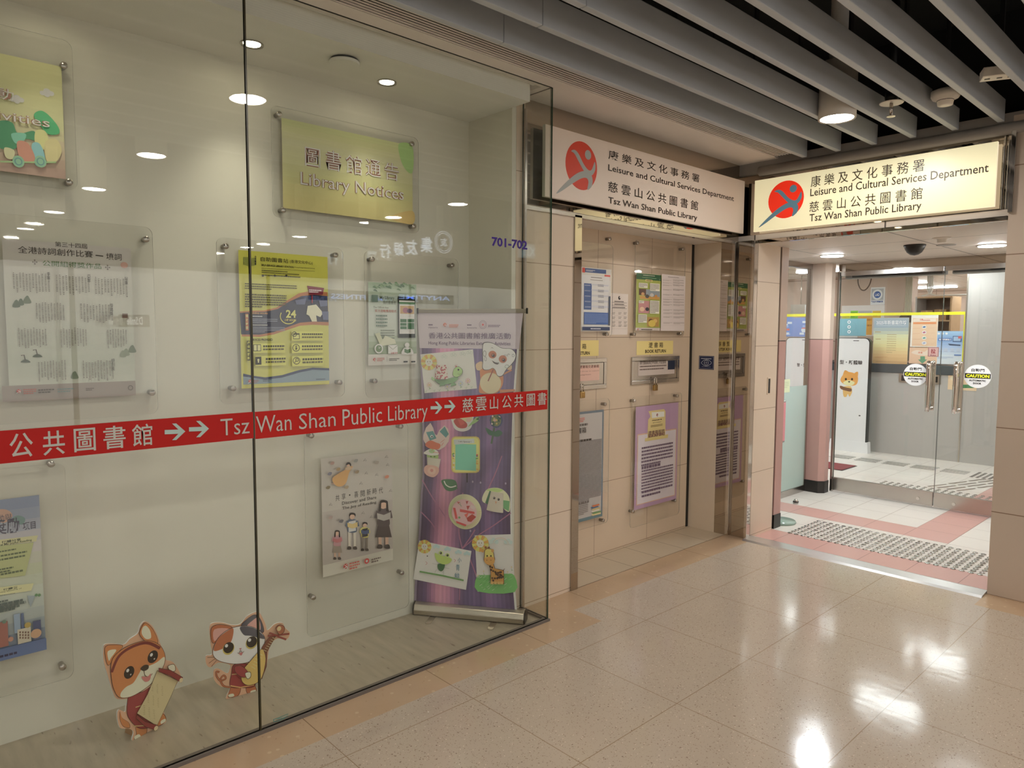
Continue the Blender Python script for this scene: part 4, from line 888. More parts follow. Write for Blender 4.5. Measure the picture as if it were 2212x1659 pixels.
for y0, y1, n_ in ((500, 620, 6), (640, 646, 1), (674, 806, 8), (828, 842, 2)): a.body(572, y0, 802, y1-14, n_, (110, 92, 110), .5, .6)
poster('book_drop_poster', a, 'lilac bordered poster about the book drop service low in the niche', ex)
# book return labels, slots and padlocks
for lx, (x0, y0, x1, y1), cn, en, lab in ((0, (-20, 1178, 293, 1308), (None), None, 'yellow book return label above the slot at the near end of the niche'), (1, (614, 1176, 927, 1290), None, None, 'yellow book return label above the padlocked slot in the middle of the niche')):
    a = Art(wallY(3.108), D3, 1.15)
    if lx: ex = sheet(a, x0, y0-4, 922, 1282, (226, 208, 140), .002); a.text('還 書 箱', 716, 1184, 838, 1228, (60, 44, 30), .01); a.text('BOOK RETURN', 686, 1246, 862, 1270, (60, 44, 30), .03)
    else: ex = sheet(a, x0, y0-10, 288, 1298, (226, 208, 140), .002); a.text('還 書 箱', 52, 1196, 182, 1240, (60, 44, 30), .01); a.text('BOOK RETURN', 28, 1264, 212, 1288, (60, 44, 30), .03)
    poster('slot_label', a, lab, ex, 'label', 'yellow book return labels')
def slot(u0, u1, v0, v1, lx, lz, label, lock_label, near):
    t = thing('book_return_slot', label, 'book return', ((u0+u1)/2, 3.11, v0), 'book return slots')
    y = 3.11; w = .028; mb = MB()
    mb.box((u0, y-.012, v0), (u1, y, v0+w)).box((u0, y-.012, v1-w), (u1, y, v1)).box((u0, y-.012, v0+w), (u0+w, y, v1-w)).box((u1-w, y-.012, v0+w), (u1, y, v1-w))
    mb.build('frame', M['steel'], t, .002)
    fl_ = MB().box((u0+w+.004, y-.008, v0+w+.004), (u1-w-.004, y-.001, v1-w-.004)).build('flap', M['steel'], t)
    MB().box((lx-.012, y-.026, v0+.016), (lx+.012, y-.006, v0+.040)).cyl((lx, y-.026, v0+.028), (0, -1, 0), .008, .006).build('hasp', M['steel'], fl_)
    a = Art(wallY(y-.0085), D3, 1.15)
    if near:
        p = (u1-.30, v0+.065); a.rectm(u1-.36, v0+.058, u1-.075, v1-.045, (216, 180, 166)); a.c = D3
        a.text('請於圖書館開放時間後使用還書箱交還書籍', -180, 1395, 290, 1398, (96, 66, 60), .01); a.text('Please use the Book Drop to return', -60, 1440, 290, 1428, (96, 66, 60), .01); a.text('items after library opening hours', -60, 1470, 222, 1462, (96, 66, 60), .01)
    else:
        a.rectm(u0+.075, v0+.062, u1-.06, v1-.038, (196, 184, 176)); a.text('請於圖書館開放時間後使用還書箱', 640, 1340, 862, 1364, (80, 66, 60), .01); a.body(640, 1378, 868, 1416, 2, (110, 96, 90), .45, .9)
        a.rectm(u1-.15, v0+.095, u1-.06, v1-.035, (44, 50, 66))
    a.build('notice', fl_, M['print_gloss'])
    k = thing('padlock', lock_label, 'padlock', (lx, y-.03, v0-.035), 'brass padlocks on the book return slots')
    sh = [(lx+.012*math.cos(q)*(-1), y-.030, v0+.030+.014*math.sin(q)) for q in [math.pi*i/8 for i in range(9)]]
    R_ = lambda p: p
    sh = [(lx-.013, y-.030, v0-.012)]+sh+[(lx+.013, y-.030, v0-.012)]
    MB().tube(sh, .0042, 8).build('shackle', M['chrome'], k)
    MB().box((lx-.022, y-.040, v0-.052), (lx+.022, y-.020, v0-.008)).build('body', M['brass'], k, .005)
slot(3.19, 3.755, 1.162, 1.368, 3.483, 1.2, 'steel book return slot with a pink notice, half hidden by the pier', 'brass padlock hanging from the slot at the near end of the niche', True)
slot(4.034, 4.622, 1.168, 1.366, 4.29, 1.2, 'steel book return slot below the second yellow label in the niche', 'brass padlock hanging under the slot below the second yellow label', False)
a = Art(wallX(4.7985), D3, 1.1); ex = sheet(a, 1146, 1296, 1272, 1418, (52, 58, 86), .0012); a.rect(1150, 1300, 1268, 1412, (150, 150, 160)); a.rect(1153, 1303, 1265, 1409, (40, 48, 80))
a.line([(1164, 1358), (1186, 1336), (1208, 1330), (1230, 1336), (1252, 1358), (1230, 1378), (1208, 1384), (1186, 1378), (1164, 1358)], .0028, (206, 210, 220), True); a.ring(1208, 1357, 18, 20, .0028, (206, 210, 220)); a.line([(1196, 1357), (1220, 1357)], .002, (206, 210, 220)); a.line([(1208, 1344), (1208, 1370)], .002, (206, 210, 220))
a.body(1164, 1316, 1254, 1328, 1, (190, 194, 206), .8, 1, 1.1); a.body(1170, 1390, 1246, 1396, 1, (150, 156, 176), .7, 1)
poster('camera_notice', a, 'small navy square sticker with a white eye on the niche side wall', ex, 'sticker')
# steel recess on the entrance column
t = thing('wall_latch', 'dark recessed latch plate on the beige column at the entrance', 'latch', (5.09, 2.61, 1.06))
MB().box((5.062, 2.605, 1.075), (5.118, 2.611, 1.205)).build('plate', M['wall_tile_p'], t, .002)
MB().box((5.073, 2.6035, 1.085), (5.100, 2.606, 1.195)).build('recess', M['skirt'], t)
# threshold
pts = [(4.765, 0), (4.785, .010), (4.885, .016), (4.925, .006), (4.925, 0)]
o = MB().prism([(x, 2.615, z) for x, z in pts], (0, -1.53, 0)).build('threshold_plate', M['threshold']); tag(o, 'polished steel threshold plate on the floor across the library entrance', 'threshold')

# ================================================================ ROLL-UP BANNER AND THE CHILDREN'S CRAFTS
BO, BU = (2.152, 3.103), (.577, -.817)
B0 = Pl(BO, BU); BP = Pl(BO, BU, -.042); BC = Pl(BO, BU, -.0395)
t = thing('roll_up_banner', 'purple roll-up banner on a metal base, covered with crafts, inside the display', 'banner stand', tuple(B0.at(.305, 0, -.05)))
prof = [(-.085, .004), (-.085, .05), (-.07, .066), (-.035, .068), (-.012, .058), (0, .03), (-.004, .006)]
bs_ = MB().prism([B0.at(0, z, d) for d, z in prof], B0.U*.61).build('base', M['alu'], t, .003)
for u in (-.006, .610): MB().prism([B0.at(u, z*1.02, d*1.02) for d, z in prof], B0.U*.006).build('end_cap', M['black'], bs_)
for u in (.13, .47):
    fm_ = MB(); p = [B0.at(u-.04, .001, .0)+B0.U*.0, B0.at(u+.0, .001, 0)]
    out = [B0.at(u+.016*math.cos(q)+(-.02), .0005, .075+.016*math.sin(q)) for q in [math.pi*i/8 for i in range(9)]]+[B0.at(u-.036, .0005, -.04), B0.at(u-.004, .0005, -.04)]
    fm_.prism(out, (0, 0, .003)).build('foot', M['steel'], bs_)
MB().tube([B0.at(.305, .06, -.062), B0.at(.305, 1.64, -.060)], .008).build('pole', M['alu'], t)
tr_ = MB().obox(BP.at(.315, 1.652, 0), BP.U, BP.V, BP.N, .585, .022, .012).build('top_rail', M['alu'], t, .003)
for u in (.019, .611): MB().obox(BP.at(u, 1.652, 0), BP.U, BP.V, BP.N, .008, .030, .018).build('rail_cap', M['black'], tr_)
a = Art(BP, C5, 1.25)
LP = [(180, 152), (205, 520), (222, 900), (228, 1200), (230, 1480), (238, 1659)]; RP = [(1180, 152), (1138, 520), (1108, 880), (1092, 1200), (1085, 1480), (1080, 1659)]
L1 = [a.uv(*p) for p in LP]; R1 = [a.uv(*p) for p in RP]; a.c = C6
L1 += [a.uv(*p) for p in ((205, 300), (190, 660), (170, 900), (150, 1150), (143, 1342))]; R1 += [a.uv(*p) for p in ((1022, 300), (1022, 600), (1030, 880), (1044, 1150), (1068, 1440))]
def edge(E, v):
    for p, q in zip(E, E[1:]):
        if p[1] >= v >= q[1]: return p[0]+(q[0]-p[0])*(p[1]-v)/(p[1]-q[1]+1e-9)
    return E[0][0] if v > E[0][1] else E[-1][0]
VT, VB, VM = 1.645, .055, a.uv(400, -9999)[1]*0+1.455
cols = [(0, (232, 226, 232)), (.015, (72, 56, 88)), (.10, (86, 66, 108)), (.17, (150, 96, 138)), (.24, (196, 126, 158)), (.33, (186, 120, 158)), (.40, (140, 96, 140)), (.46, (98, 78, 118)), (.52, (88, 76, 120)), (.60, (104, 86, 134)), (.66, (90, 74, 116)), (.74, (126, 96, 148)), (.80, (110, 90, 140)), (.88, (96, 78, 122)), (.975, (78, 62, 98)), (.985, (226, 218, 226)), (1, (232, 226, 232))]
rows = [VT, 1.55, VM]+[VM-(VM-VB)*i/16 for i in range(1, 17)]
for i, (v1, v0) in enumerate(zip(rows, rows[1:])):
    a.d = a.STEP
    for j in range(48):
        f0, f1 = j/48, (j+1)/48; fm = (f0+f1)/2
        for (fa, ca), (fb, cb) in zip(cols, cols[1:]):
            if fa <= fm <= fb: k = (fm-fa)/(fb-fa); cc = tuple(ca[q]*(1-k)+cb[q]*k for q in range(3)); break
        if v0 >= VM-1e-6: cc = (206, 194, 206)
        else:
            w = .5+.5*math.sin(i*.35+.6); cc = tuple((x+14)*(.98+.14*w) for x in cc)
            if j % 2 and .02 < fm < .97: cc = tuple(x*.94 for x in cc)
        q = [(edge(L1, v)+(edge(R1, v)-edge(L1, v))*f, v) for v, f in ((v0, f0), (v0, f1), (v1, f1), (v1, f0))]
        a.d -= a.STEP; a._add(q, [[0, 1, 2, 3]], cc)
a.d += .0003
for pts in ([(575, 850), (720, 730), (860, 640), (1010, 530)], [(575, 850), (545, 700), (560, 520), (580, 350)], [(575, 850), (640, 760), (690, 680)], [(215, 230), (300, 380), (420, 560)], [(205, 520), (300, 620), (360, 720)], [(800, 330), (870, 180), (930, 20)], [(560, 850), (556, 1100), (550, 1310)], [(640, 930), (690, 1060), (740, 1200)]): a.line(pts, .006, (172, 112, 150), True)
for x, y in ((580, 1372), (612, 1376), (648, 1380), (722, 1388), (830, 1400), (900, 1408), (940, 1410), (670, 250), (740, 258), (965, 265), (830, 380), (650, 690)): a.ell(x, y, 7, 10, (176, 160, 196))
a.c = C5; PU = (108, 84, 120)
a.text('香港公共圖書館推廣活動', 292, 342, 1064, 404, PU, .004); a.text('Hong Kong Public Libraries Extension Activities', 290, 424, 1062, 472, PU, .012)
a.body(290, 262, 328, 276, 1, PU, .8, 1, 1.1); a.text('Organized by', 288, 288, 378, 304, PU, .01); a.logo(445, 268, .0095, (216, 106, 74), (206, 194, 206)); a.body(485, 262, 572, 296, 3, (214, 130, 110), .6, .9)
a.body(655, 264, 694, 278, 1, PU, .8, 1, 1.1); a.text('Sponsored by', 654, 290, 746, 306, PU, .01); a.ring(803, 268, 34, 38, .0016, (130, 110, 140)); a.ring(803, 268, 24, 26, .0014, (150, 120, 150)); a.ell(803, 268, 10, 10, (206, 90, 100)); a.body(852, 268, 968, 292, 2, (130, 110, 140), .6, .9)
P_ = [np.array((edge(L1, v), v)) for v in rows]+[np.array((edge(R1, v), v)) for v in rows[::-1]]
bk = MB().prism([BP.at(p[0], p[1], -.0012) for p in P_], BP.N*.001)
a.build('banner_sheet', t, M['print'], (bk, M['fabric_roll']))

CRAFT = 'crafts stuck on the roll-up banner'
def craft(name, label, crop, gain=1.35, cat='craft'):
    a = Art(BC, crop, gain)
    def done(extra=None, *parts):
        o = a.build(name, None, M['print'], extra); tag(o, label, cat, CRAFT)
        for nm, mb, mat in parts: mb.build(nm, mat, o)
        return o
    return a, done
def card(a, pts, col, th=.0012):
    uvs = [a.uv(*p) for p in pts]; a.polyuv(uvs, col)
    return (MB().prism([a.p.at(q[0], q[1], -th) for q in uvs], a.p.N*(th-.0001)), M['white_plastic'])
def frustum(a, top, bot, r0, r1, squash=.32, n=20):
    """half a paper cup lying against the sheet: axis from picture point top (radius r0, metres) to bot (radius r1)."""
    p, q = a.uv(*top), a.uv(*bot); r0 = abs(a.uv(top[0]+r0, top[1])[0]-p[0]); r1 = abs(a.uv(bot[0]+r1, bot[1])[0]-q[0]); A, B = a.p.at(p[0], p[1], a.d), a.p.at(q[0], q[1], a.d); ax = B-A; ax /= np.linalg.norm(ax); S_ = np.cross(ax, a.p.N)
    v = []
    for C_, r in ((A, r0), (B, r1)):
        for k in range(n+1): w = math.pi*k/n; v.append(C_+S_*math.cos(w)*r+a.p.N*math.sin(w)*r*squash)
    m_ = n+1; f = [(k, k+1, m_+k+1, m_+k) for k in range(n)]
    return MB().add(v, f, sm=True).add(v, [list(range(m_)), list(range(m_, 2*m_))])
def sun(a, x, y, r, kx=1.0):
    for i in range(14):
        w0, w1 = 2*math.pi*i/14, 2*math.pi*(i+.92)/14; a.poly([(x+r*.45*math.cos(w0)*kx, y+r*.45*math.sin(w0)), (x+r*math.cos(w0)*kx, y+r*math.sin(w0)), (x+r*math.cos(w1)*kx, y+r*math.sin(w1)), (x+r*.45*math.cos(w1)*kx, y+r*.45*math.sin(w1))], (232, 160, 60) if i % 2 else (238, 206, 90))
    a.ell(x, y, r*.44*kx, r*.46, (232, 216, 200))
    for s_ in (-1, 1): a.ell(x+s_*r*.15*kx, y-r*.06, r*.05, r*.06, (90, 60, 50))
    a.line([(x-r*.14, y+r*.14), (x, y+r*.22), (x+r*.14, y+r*.14)], .0014, (170, 90, 80))
def cloud(a, x, y, s_, col, fill=None):
    for dx, dy, r in ((-16, 2, 12), (0, -6, 14), (16, 3, 12)):
        if fill: a.ell(x+dx*s_, y+dy*s_, r*s_, r*s_, fill)
        else: a.ring(x+dx*s_, y+dy*s_, r*s_, r*s_, .0011, col, 16)
def flower(a, x, y, s_, col):
    for i in range(5): w = 2*math.pi*i/5; a.ring(x+13*s_*math.cos(w), y+13*s_*math.sin(w), 10*s_, 11*s_, .0013, col, 14)
    a.ell(x, y, 6*s_, 6*s_, (230, 200, 100)); a.line([(x, y+14*s_), (x+2, y+44*s_)], .0015, (110, 160, 110)); a.ell(x+8*s_, y+34*s_, 8*s_, 3*s_, (120, 176, 110))
OUT = (70, 74, 50)
def flowered():
    t_ = NT('flowered_paper_cup'); p, _ = t_.pos(); v = t_.n('ShaderNodeTexVoronoi'); v.inputs['Scale'].default_value = 85; t_.l(p, v.inputs['Vector'])
    t_.pbr(t_.mix(t_.math('LESS_THAN', v.outputs['Distance'], .42), rgb((232, 222, 212)), rgb((190, 84, 92))), .6); return t_.m
# turtle drawing
a, done = craft('turtle_drawing', 'white drawing of a green turtle with a flowered cup as its shell, on the banner', C5)
ex = card(a, [(210, 548), (706, 500), (744, 870), (250, 914)], (222, 214, 206)); sun(a, 292, 622, 76)
for x, y in ((436, 568), (526, 552), (612, 542), (676, 530)): cloud(a, x, y, 1.0, (170, 186, 176))
for off, cc in ((5, OUT), (0, (128, 176, 120))): a.blob([(352-off, 782), (420, 790), (500, 770), (566-off*0, 758-off), (560, 790), (500, 822+off), (420, 830+off), (370, 812+off)], cc)
for off, cc in ((4, OUT), (0, (166, 206, 126))): a.blob([(522-off, 740), (530, 690-off), (568, 664-off), (606+off, 690), (604+off, 730), (570, 756+off), (545, 760+off)], cc)
for x in (420, 524): a.blob([(x-24, 848), (x-14, 818), (x+14, 816), (x+28, 836), (x+8, 842)], (120, 170, 116)); a.line([(x-26, 850), (x-14, 842), (x+4, 842), (x+28, 832)], .0014, OUT)
a.blob([(350, 782), (326, 758), (318, 775), (340, 795)], (150, 190, 130)); a.ell(573, 692, 8, 9, (30, 30, 28)); a.line([(566, 730), (585, 738), (598, 724)], .0014, OUT); a.line([(540, 664), (548, 640)], .0012, (150, 80, 70)); a.line([(556, 662), (560, 640)], .0012, (150, 80, 70)); a.ell(552, 660, 8, 6, (190, 90, 80))
for x, y, cc in ((300, 835, (206, 150, 140)), (664, 796, (214, 120, 150)), (596, 820, (150, 170, 200)), (472, 850, (170, 150, 180))): flower(a, x, y, 1.0, cc)
for x in (270, 350, 400, 540, 650, 700): a.line([(x-8, 890-(x-270)*.09), (x, 905-(x-270)*.09), (x+8, 885-(x-270)*.09)], .0014, (110, 160, 100))
cup = frustum(a, (416, 645), (418, 778), 48, 62)
ar = Art(BC, C5, 1.35)
done(ex, ('cup_shell', cup, flowered()))
# tooth mask over the orange bear
a, done = craft('bear_puppet', 'orange paper bear with a cream belly behind the tooth mask on the banner', C5)
a.blob([(735, 640), (790, 615), (800, 680), (770, 700), (740, 690)], (226, 180, 140)); a.blob([(1040, 640), (1070, 650), (1068, 690), (1030, 690)], (226, 180, 140))
a.blob([(780, 690), (900, 680), (980, 720), (990, 820), (940, 905), (860, 920), (780, 915), (762, 880), (776, 780)], (206, 126, 62)); a.poly([(960, 880), (1100, 876), (1104, 898), (960, 912)], (206, 126, 62)); a.poly([(990, 730), (1064, 690), (1076, 700), (1000, 740)], (206, 126, 62))
for off, cc in ((5, (206, 190, 140)), (0, (222, 196, 152))): a.ell(872, 820, 96+off, 94+off, cc)
done()
a, done = craft('tooth_mask', 'white tooth-shaped mask with brown goggle eyes held on a stick', C5)
a.d += .004
a.line([(900, 690), (850, 800)], .006, (150, 70, 50))
TO = [(806, 452), (840, 436), (890, 444), (940, 470), (978, 490), (1020, 494), (1070, 500), (1108, 540), (1104, 590), (1070, 640), (1020, 690), (990, 740), (960, 754), (936, 740), (922, 700), (895, 676), (860, 690), (820, 692), (800, 670), (804, 610), (800, 530)]
a.blob([(x+(x-950)*.03, y+(y-590)*.035) for x, y in TO], (44, 36, 32), 4); a.blob(TO, (232, 228, 220), 4)
for x, y in ((892, 550), (990, 592)): a.ell(x, y, 38, 36, (186, 104, 56)); a.ell(x+8, y+8, 22, 22, (150, 76, 40)); a.ell(x+8, y+10, 11, 12, (30, 24, 22)); a.ell(x+4, y+4, 4, 4, (220, 200, 180))
a.blob([(888, 604), (916, 618), (954, 626), (940, 642), (908, 632)], (60, 44, 40), 4); a.line([(892, 606), (920, 622), (950, 630)], .0016, (240, 236, 230))
for x in (1000, 1012, 1024, 1034): a.line([(x, 566), (x+5, 548)], .0014, K)
a.line([(880, 490), (890, 482), (900, 492)], .0018, K); a.line([(1036, 548), (1048, 542), (1056, 552)], .0018, K); a.ring(820, 540, 14, 26, .0016, K); a.ring(828, 590, 10, 20, .0016, (120, 110, 110)); a.ring(1088, 558, 10, 12, .0016, (70, 80, 90)); a.blob([(985, 680), (1030, 640), (1052, 650), (1010, 696)], (206, 220, 206), 4); a.ring(1030, 662, 18, 16, .0014, K)
done()
# heart fish
a, done = craft('paper_plate_fish', 'pink cut paper plate fish with teal and orange patches, below the red band', C5)
PL = [(238, 1310), (262, 1240), (304, 1194), (330, 1240), (346, 1300), (365, 1312), (390, 1260), (436, 1218), (470, 1250), (486, 1310), (476, 1370), (440, 1420), (390, 1450), (320, 1440), (262, 1400), (236, 1350)]
ex = card(a, PL, (222, 190, 184)); a.poly([(264, 1282), (330, 1270), (362, 1340), (300, 1362)], (84, 146, 148)); a.poly([(392, 1276), (440, 1228), (478, 1300), (450, 1334)], (84, 146, 148)); a.blob([(255, 1400), (300, 1360), (360, 1380), (400, 1400), (380, 1442), (300, 1436)], (212, 106, 66), 4)
a.ell(318, 1322, 14, 14, (206, 216, 220)); a.ell(320, 1324, 7, 7, (30, 40, 60)); a.line([(400, 1380), (440, 1350)], .002, (200, 110, 90)); a.line([(410, 1410), (430, 1380)], .002, (206, 80, 60))
done(ex)
# frog cup
a, done = craft('frog_cup', 'paper cup frog with a leaf cap and a pink cupcake paper', C5)
a.ell(326, 1510, 56, 44, (150, 180, 100)); a.blob([(240, 1478), (300, 1440), (360, 1450), (384, 1490), (330, 1502), (280, 1496)], (222, 224, 206), 4); a.ell(318, 1460, 28, 20, (160, 196, 140)); a.line([(318, 1460), (345, 1420), (378, 1430)], .002, (206, 110, 80)); a.line([(330, 1470), (400, 1480)], .002, (206, 90, 70))
for x in (310, 345): a.ell(x, 1512, 8, 7, (90, 110, 60))
cup = frustum(a, (338, 1526), (328, 1650), 66, 50); a.c = C6
a.d += .014; a.blob([(240, 130), (262, 100), (320, 100), (368, 120), (370, 165), (330, 204), (280, 196), (248, 170)], (206, 160, 146)); a.ell(310, 148, 36, 34, (214, 176, 160)); a.ell(310, 145, 14, 14, (196, 130, 120))
done(None, ('cup', cup, plain('white_cup_craft', (224, 220, 206), .6)))
# bowl
a, done = craft('paper_bowl', 'white paper bowl with a red flower and green tail on the banner', C5)
ex = card(a, smooth([(498, 1120), (560, 1100), (700, 1110), (704, 1180), (680, 1250), (610, 1276), (540, 1256), (512, 1200)], 4), (226, 222, 214)); a.blob([(505, 1120), (640, 1110), (696, 1120), (690, 1170), (600, 1190), (520, 1170)], (206, 200, 148)); a.blob([(524, 1180), (560, 1148), (600, 1160), (650, 1200), (640, 1240), (570, 1240)], (186, 60, 50), 4); a.poly([(560, 1160), (600, 1156), (630, 1200), (590, 1220)], (204, 76, 62)); a.ell(665, 1166, 24, 20, (216, 176, 160))
a.blob([(660, 1230), (700, 1180), (740, 1140), (766, 1150), (750, 1180), (700, 1210)], (150, 190, 120), 4); a.blob([(735, 1160), (760, 1144), (760, 1166)], (50, 100, 60), 4)
done(ex)
# flower
a, done = craft('paper_flower', 'dark blue-green paper flower with two leaves on a stem on the banner', C5)
a.line([(908, 1240), (880, 1390)], .010, (74, 100, 76)); a.blob([(824, 1240), (870, 1262), (904, 1284), (890, 1312), (850, 1300)], (54, 104, 78), 4); a.blob([(900, 1286), (950, 1262), (984, 1290), (950, 1322), (905, 1318)], (54, 104, 78), 4)
for i in range(16): w = 2*math.pi*i/16; a.ell(926+46*math.cos(w), 1170+54*math.sin(w), 16, 18, (72, 84, 128))
a.ell(926, 1170, 48, 56, (120, 130, 90))
for i in range(22): a.ell(926+random.uniform(-38, 38), 1170+random.uniform(-44, 44), 9, 10, random.choice([(66, 96, 70), (196, 176, 90), (210, 190, 180), (80, 110, 84)]))
a.ell(916, 1168, 12, 12, (216, 170, 160)); done()
# mirror frame
a, done = craft('craft_mirror', 'yellow beaded hand mirror craft with a turquoise sheet, in the middle of the banner', C5)
a.c = C6; a.line([(618, 175), (618, 258)], .0072, (40, 36, 56)); a.c = C5
def rr(x0, y0, x1, y1, r): return [(x0+r, y0), (x1-r, y0), (x1-r*.3, y0+r*.3), (x1, y0+r), (x1, y1-r), (x1-r*.3, y1-r*.3), (x1-r, y1), (x0+r, y1), (x0+r*.3, y1-r*.3), (x0, y1-r), (x0, y0+r), (x0+r*.3, y0+r*.3)]
a.poly(rr(502, 1322, 772, 1666, 36), (206, 186, 90)); a.poly(rr(512, 1332, 762, 1656, 32), (232, 214, 110)); a.rect(540, 1390, 736, 1646, (106, 196, 168)); a.poly([(524, 1352), (716, 1342), (722, 1384), (530, 1400)], (196, 206, 206)); a.text('I am Special !', 570, 1362, 690, 1384, (74, 74, 80), .01)
for i in range(18):
    a.ell(random.choice([522, 528, 750, 744])+random.uniform(-4, 4), random.uniform(1410, 1640), 8, 8, random.choice([(190, 70, 50), (110, 160, 60), (70, 90, 120), (220, 170, 60), (230, 226, 200)]))
done()
# leaf with caterpillar
a, done = craft('paper_leaf', 'small dark green paper leaf with a white caterpillar on the banner', C6)
a.blob([(388, 240), (450, 228), (510, 240), (528, 280), (520, 320), (470, 336), (430, 325), (405, 290)], (62, 112, 72)); a.line([(515, 300), (536, 316)], .003, (62, 112, 72)); a.line([(412, 244), (430, 280), (470, 300), (520, 288)], .006, (222, 220, 206), True); done()
# plate
a, done = craft('paper_plate', 'round paper plate collage of red and pink scraps with a green rim on the banner', C6)
q = a.uv(598, 520); r_ = abs(a.uv(748, 520)[0]-q[0]); w_ = BC.at(q[0], q[1], .0)
a.ell(598, 520, 150, 157, (226, 216, 176), 40); 
for i in range(60):
    w = 2*math.pi*i/60; cc = (170, 200, 110) if (i % 60) in list(range(16, 44)) else (226, 170, 110) if i < 14 else (210, 214, 150); a.line([(598+120*math.cos(w), 520+126*math.sin(w)), (598+144*math.cos(w), 520+151*math.sin(w))], .0016, cc)
a.ell(598, 520, 112, 116, (216, 170, 176), 32)
for pts, cc in (([(498, 478), (520, 480), (540, 575), (520, 580)], (204, 70, 70)), ([(560, 490), (690, 515), (690, 535), (560, 515)], (204, 70, 70)), ([(620, 570), (670, 535), (705, 560), (660, 605), (630, 600)], (176, 54, 44)), ([(525, 595), (620, 630), (610, 645), (530, 615)], (206, 74, 76)), ([(612, 420), (636, 418), (622, 450)], (170, 56, 60)), ([(618, 462), (650, 460), (630, 500)], (176, 64, 60)), ([(535, 424), (560, 430), (548, 445)], (176, 64, 60)), ([(600, 540), (640, 520), (620, 570)], (222, 90, 80)), ([(660, 450), (700, 470), (690, 500), (655, 480)], (226, 190, 190))): a.poly(pts, cc)
a.line([(545, 440), (580, 465)], .002, (120, 150, 110)); a.line([(560, 425), (572, 470)], .002, (120, 150, 110)); a.ell(556, 565, 10, 10, (110, 150, 100)); done()
# owl
a, done = craft('owl_cup', 'white paper cup owl on half a green plate, at the far side of the banner', C6)
a.blob([(752, 400), (790, 325), (860, 305), (930, 318), (985, 370), (1004, 440), (996, 520), (945, 490), (930, 400), (850, 370), (830, 440), (770, 440)], (214, 214, 176)); a.poly([(780, 440), (820, 330), (850, 345), (805, 455)], (66, 116, 84)); a.poly([(935, 415), (1000, 425), (992, 515), (945, 490)], (110, 176, 120)); a.blob([(790, 325), (860, 308), (940, 322), (900, 345), (830, 335)], (176, 204, 120), 4)
cup = frustum(a, (888, 345), (866, 515), 56, 76, .3); a.d += .0125
for x, y in ((866, 392), (905, 404)): a.ell(x, y, 10, 11, (36, 32, 30)); a.ell(x-2, y-3, 3, 3, (220, 220, 220))
a.poly([(874, 420), (890, 424), (880, 445)], (214, 150, 110)); done(None, ('cup', cup, plain('owl_cup_paper', (222, 214, 200), .6)))
# frog drawing
a, done = craft('frog_drawing', 'white drawing of a green frog with a sun and blue clouds', C6)
ex = card(a, [(190, 778), (657, 872), (608, 1220), (135, 1124)], (220, 214, 214)); sun(a, 238, 832, 62)
for x, y in ((345, 830), (445, 853), (542, 880), (620, 892)): cloud(a, x, y, 1.1, (110, 160, 190), (176, 206, 220))
a.blob([(362, 985), (420, 985), (410, 1035), (384, 1050), (360, 1025)], (60, 110, 70)); a.blob([(334, 885), (380, 905), (480, 935), (465, 975), (410, 988), (360, 965), (338, 930)], (176, 204, 96))
for x, y in ((386, 886), (446, 906)): a.ell(x, y, 20, 18, (190, 210, 130)); a.ell(x, y, 10, 11, (50, 60, 40)); a.ell(x-3, y-3, 3, 3, (220, 220, 210))
a.poly([(198, 1044), (400, 1080), (592, 1124), (590, 1138), (398, 1095), (196, 1058)], (106, 158, 92))
for p, q in (((360, 990), (310, 978)), ((415, 1015), (462, 1025)), ((350, 1030), (335, 1060)), ((410, 1045), (412, 1085))): a.line([p, q], .0013, (150, 150, 150))
a.text('小', 538, 926, 572, 970, (96, 136, 160), .01); a.text('青', 522, 985, 556, 1045, (96, 136, 160), .01); a.text('蛙', 510, 1062, 556, 1108, (96, 136, 160), .01); a.line([(505, 940), (518, 950), (508, 965)], .002, (190, 90, 110), True); a.line([(250, 960), (266, 975), (252, 990)], .002, (190, 90, 110), True); a.ell(268, 912, 6, 5, (60, 60, 60))
done(ex)
# giraffe drawing
a, done = craft('giraffe_drawing', 'white drawing of a yellow spotted giraffe on green grass', C6)
ex = card(a, [(686, 732), (1020, 722), (1046, 1242), (712, 1236)], (220, 214, 214)); a.blob([(706, 1100), (780, 1088), (880, 1082), (960, 1075), (1040, 1090), (1044, 1240), (714, 1234)], (110, 190, 104), 3)
for i in range(30): x = random.uniform(720, 1020); y = random.uniform(1100, 1225); a.line([(x, y), (x+22, y-16)], .0016, random.choice([(74, 160, 80), (150, 206, 140), (206, 214, 200)]))
sun(a, 740, 800, 76); cloud(a, 860, 780, 1.6, (0, 0, 0), (190, 212, 220)); cloud(a, 990, 784, 1.4, (0, 0, 0), (190, 212, 220))
for r, cc in ((70, (206, 150, 150)), (60, (214, 200, 150)), (50, (150, 180, 206))): a.ring(925, 800, r, r*.75, .0012, cc, 20, 10, 170)
GO = (206, 150, 60)
for off, cc in ((5, (110, 70, 40)), (0, GO)): a.poly([(826-off, 985), (856+off, 980), (868+off, 1020), (900, 1030-off), (948+off, 1042-off), (950+off, 1155+off), (836-off, 1150+off), (838-off, 1060)], cc)
for off, cc in ((5, (110, 70, 40)), (0, (232, 200, 96))): a.blob([(786-off, 860), (816, 845-off), (850+off, 860), (862+off, 910), (866+off, 950), (826, 992+off), (780-off, 955), (782-off, 905)], cc, 4)
a.blob([(780, 930), (830, 915), (868, 930), (864, 975), (826, 990), (784, 970)], (220, 156, 70), 4)
for x in (790, 820): a.line([(x, 850), (x, 832)], .003, (150, 96, 50)); a.ell(x, 832, 8, 8, (130, 84, 44))
for x in (764, 852): a.ell(x, 862, 12, 16, (206, 150, 70))
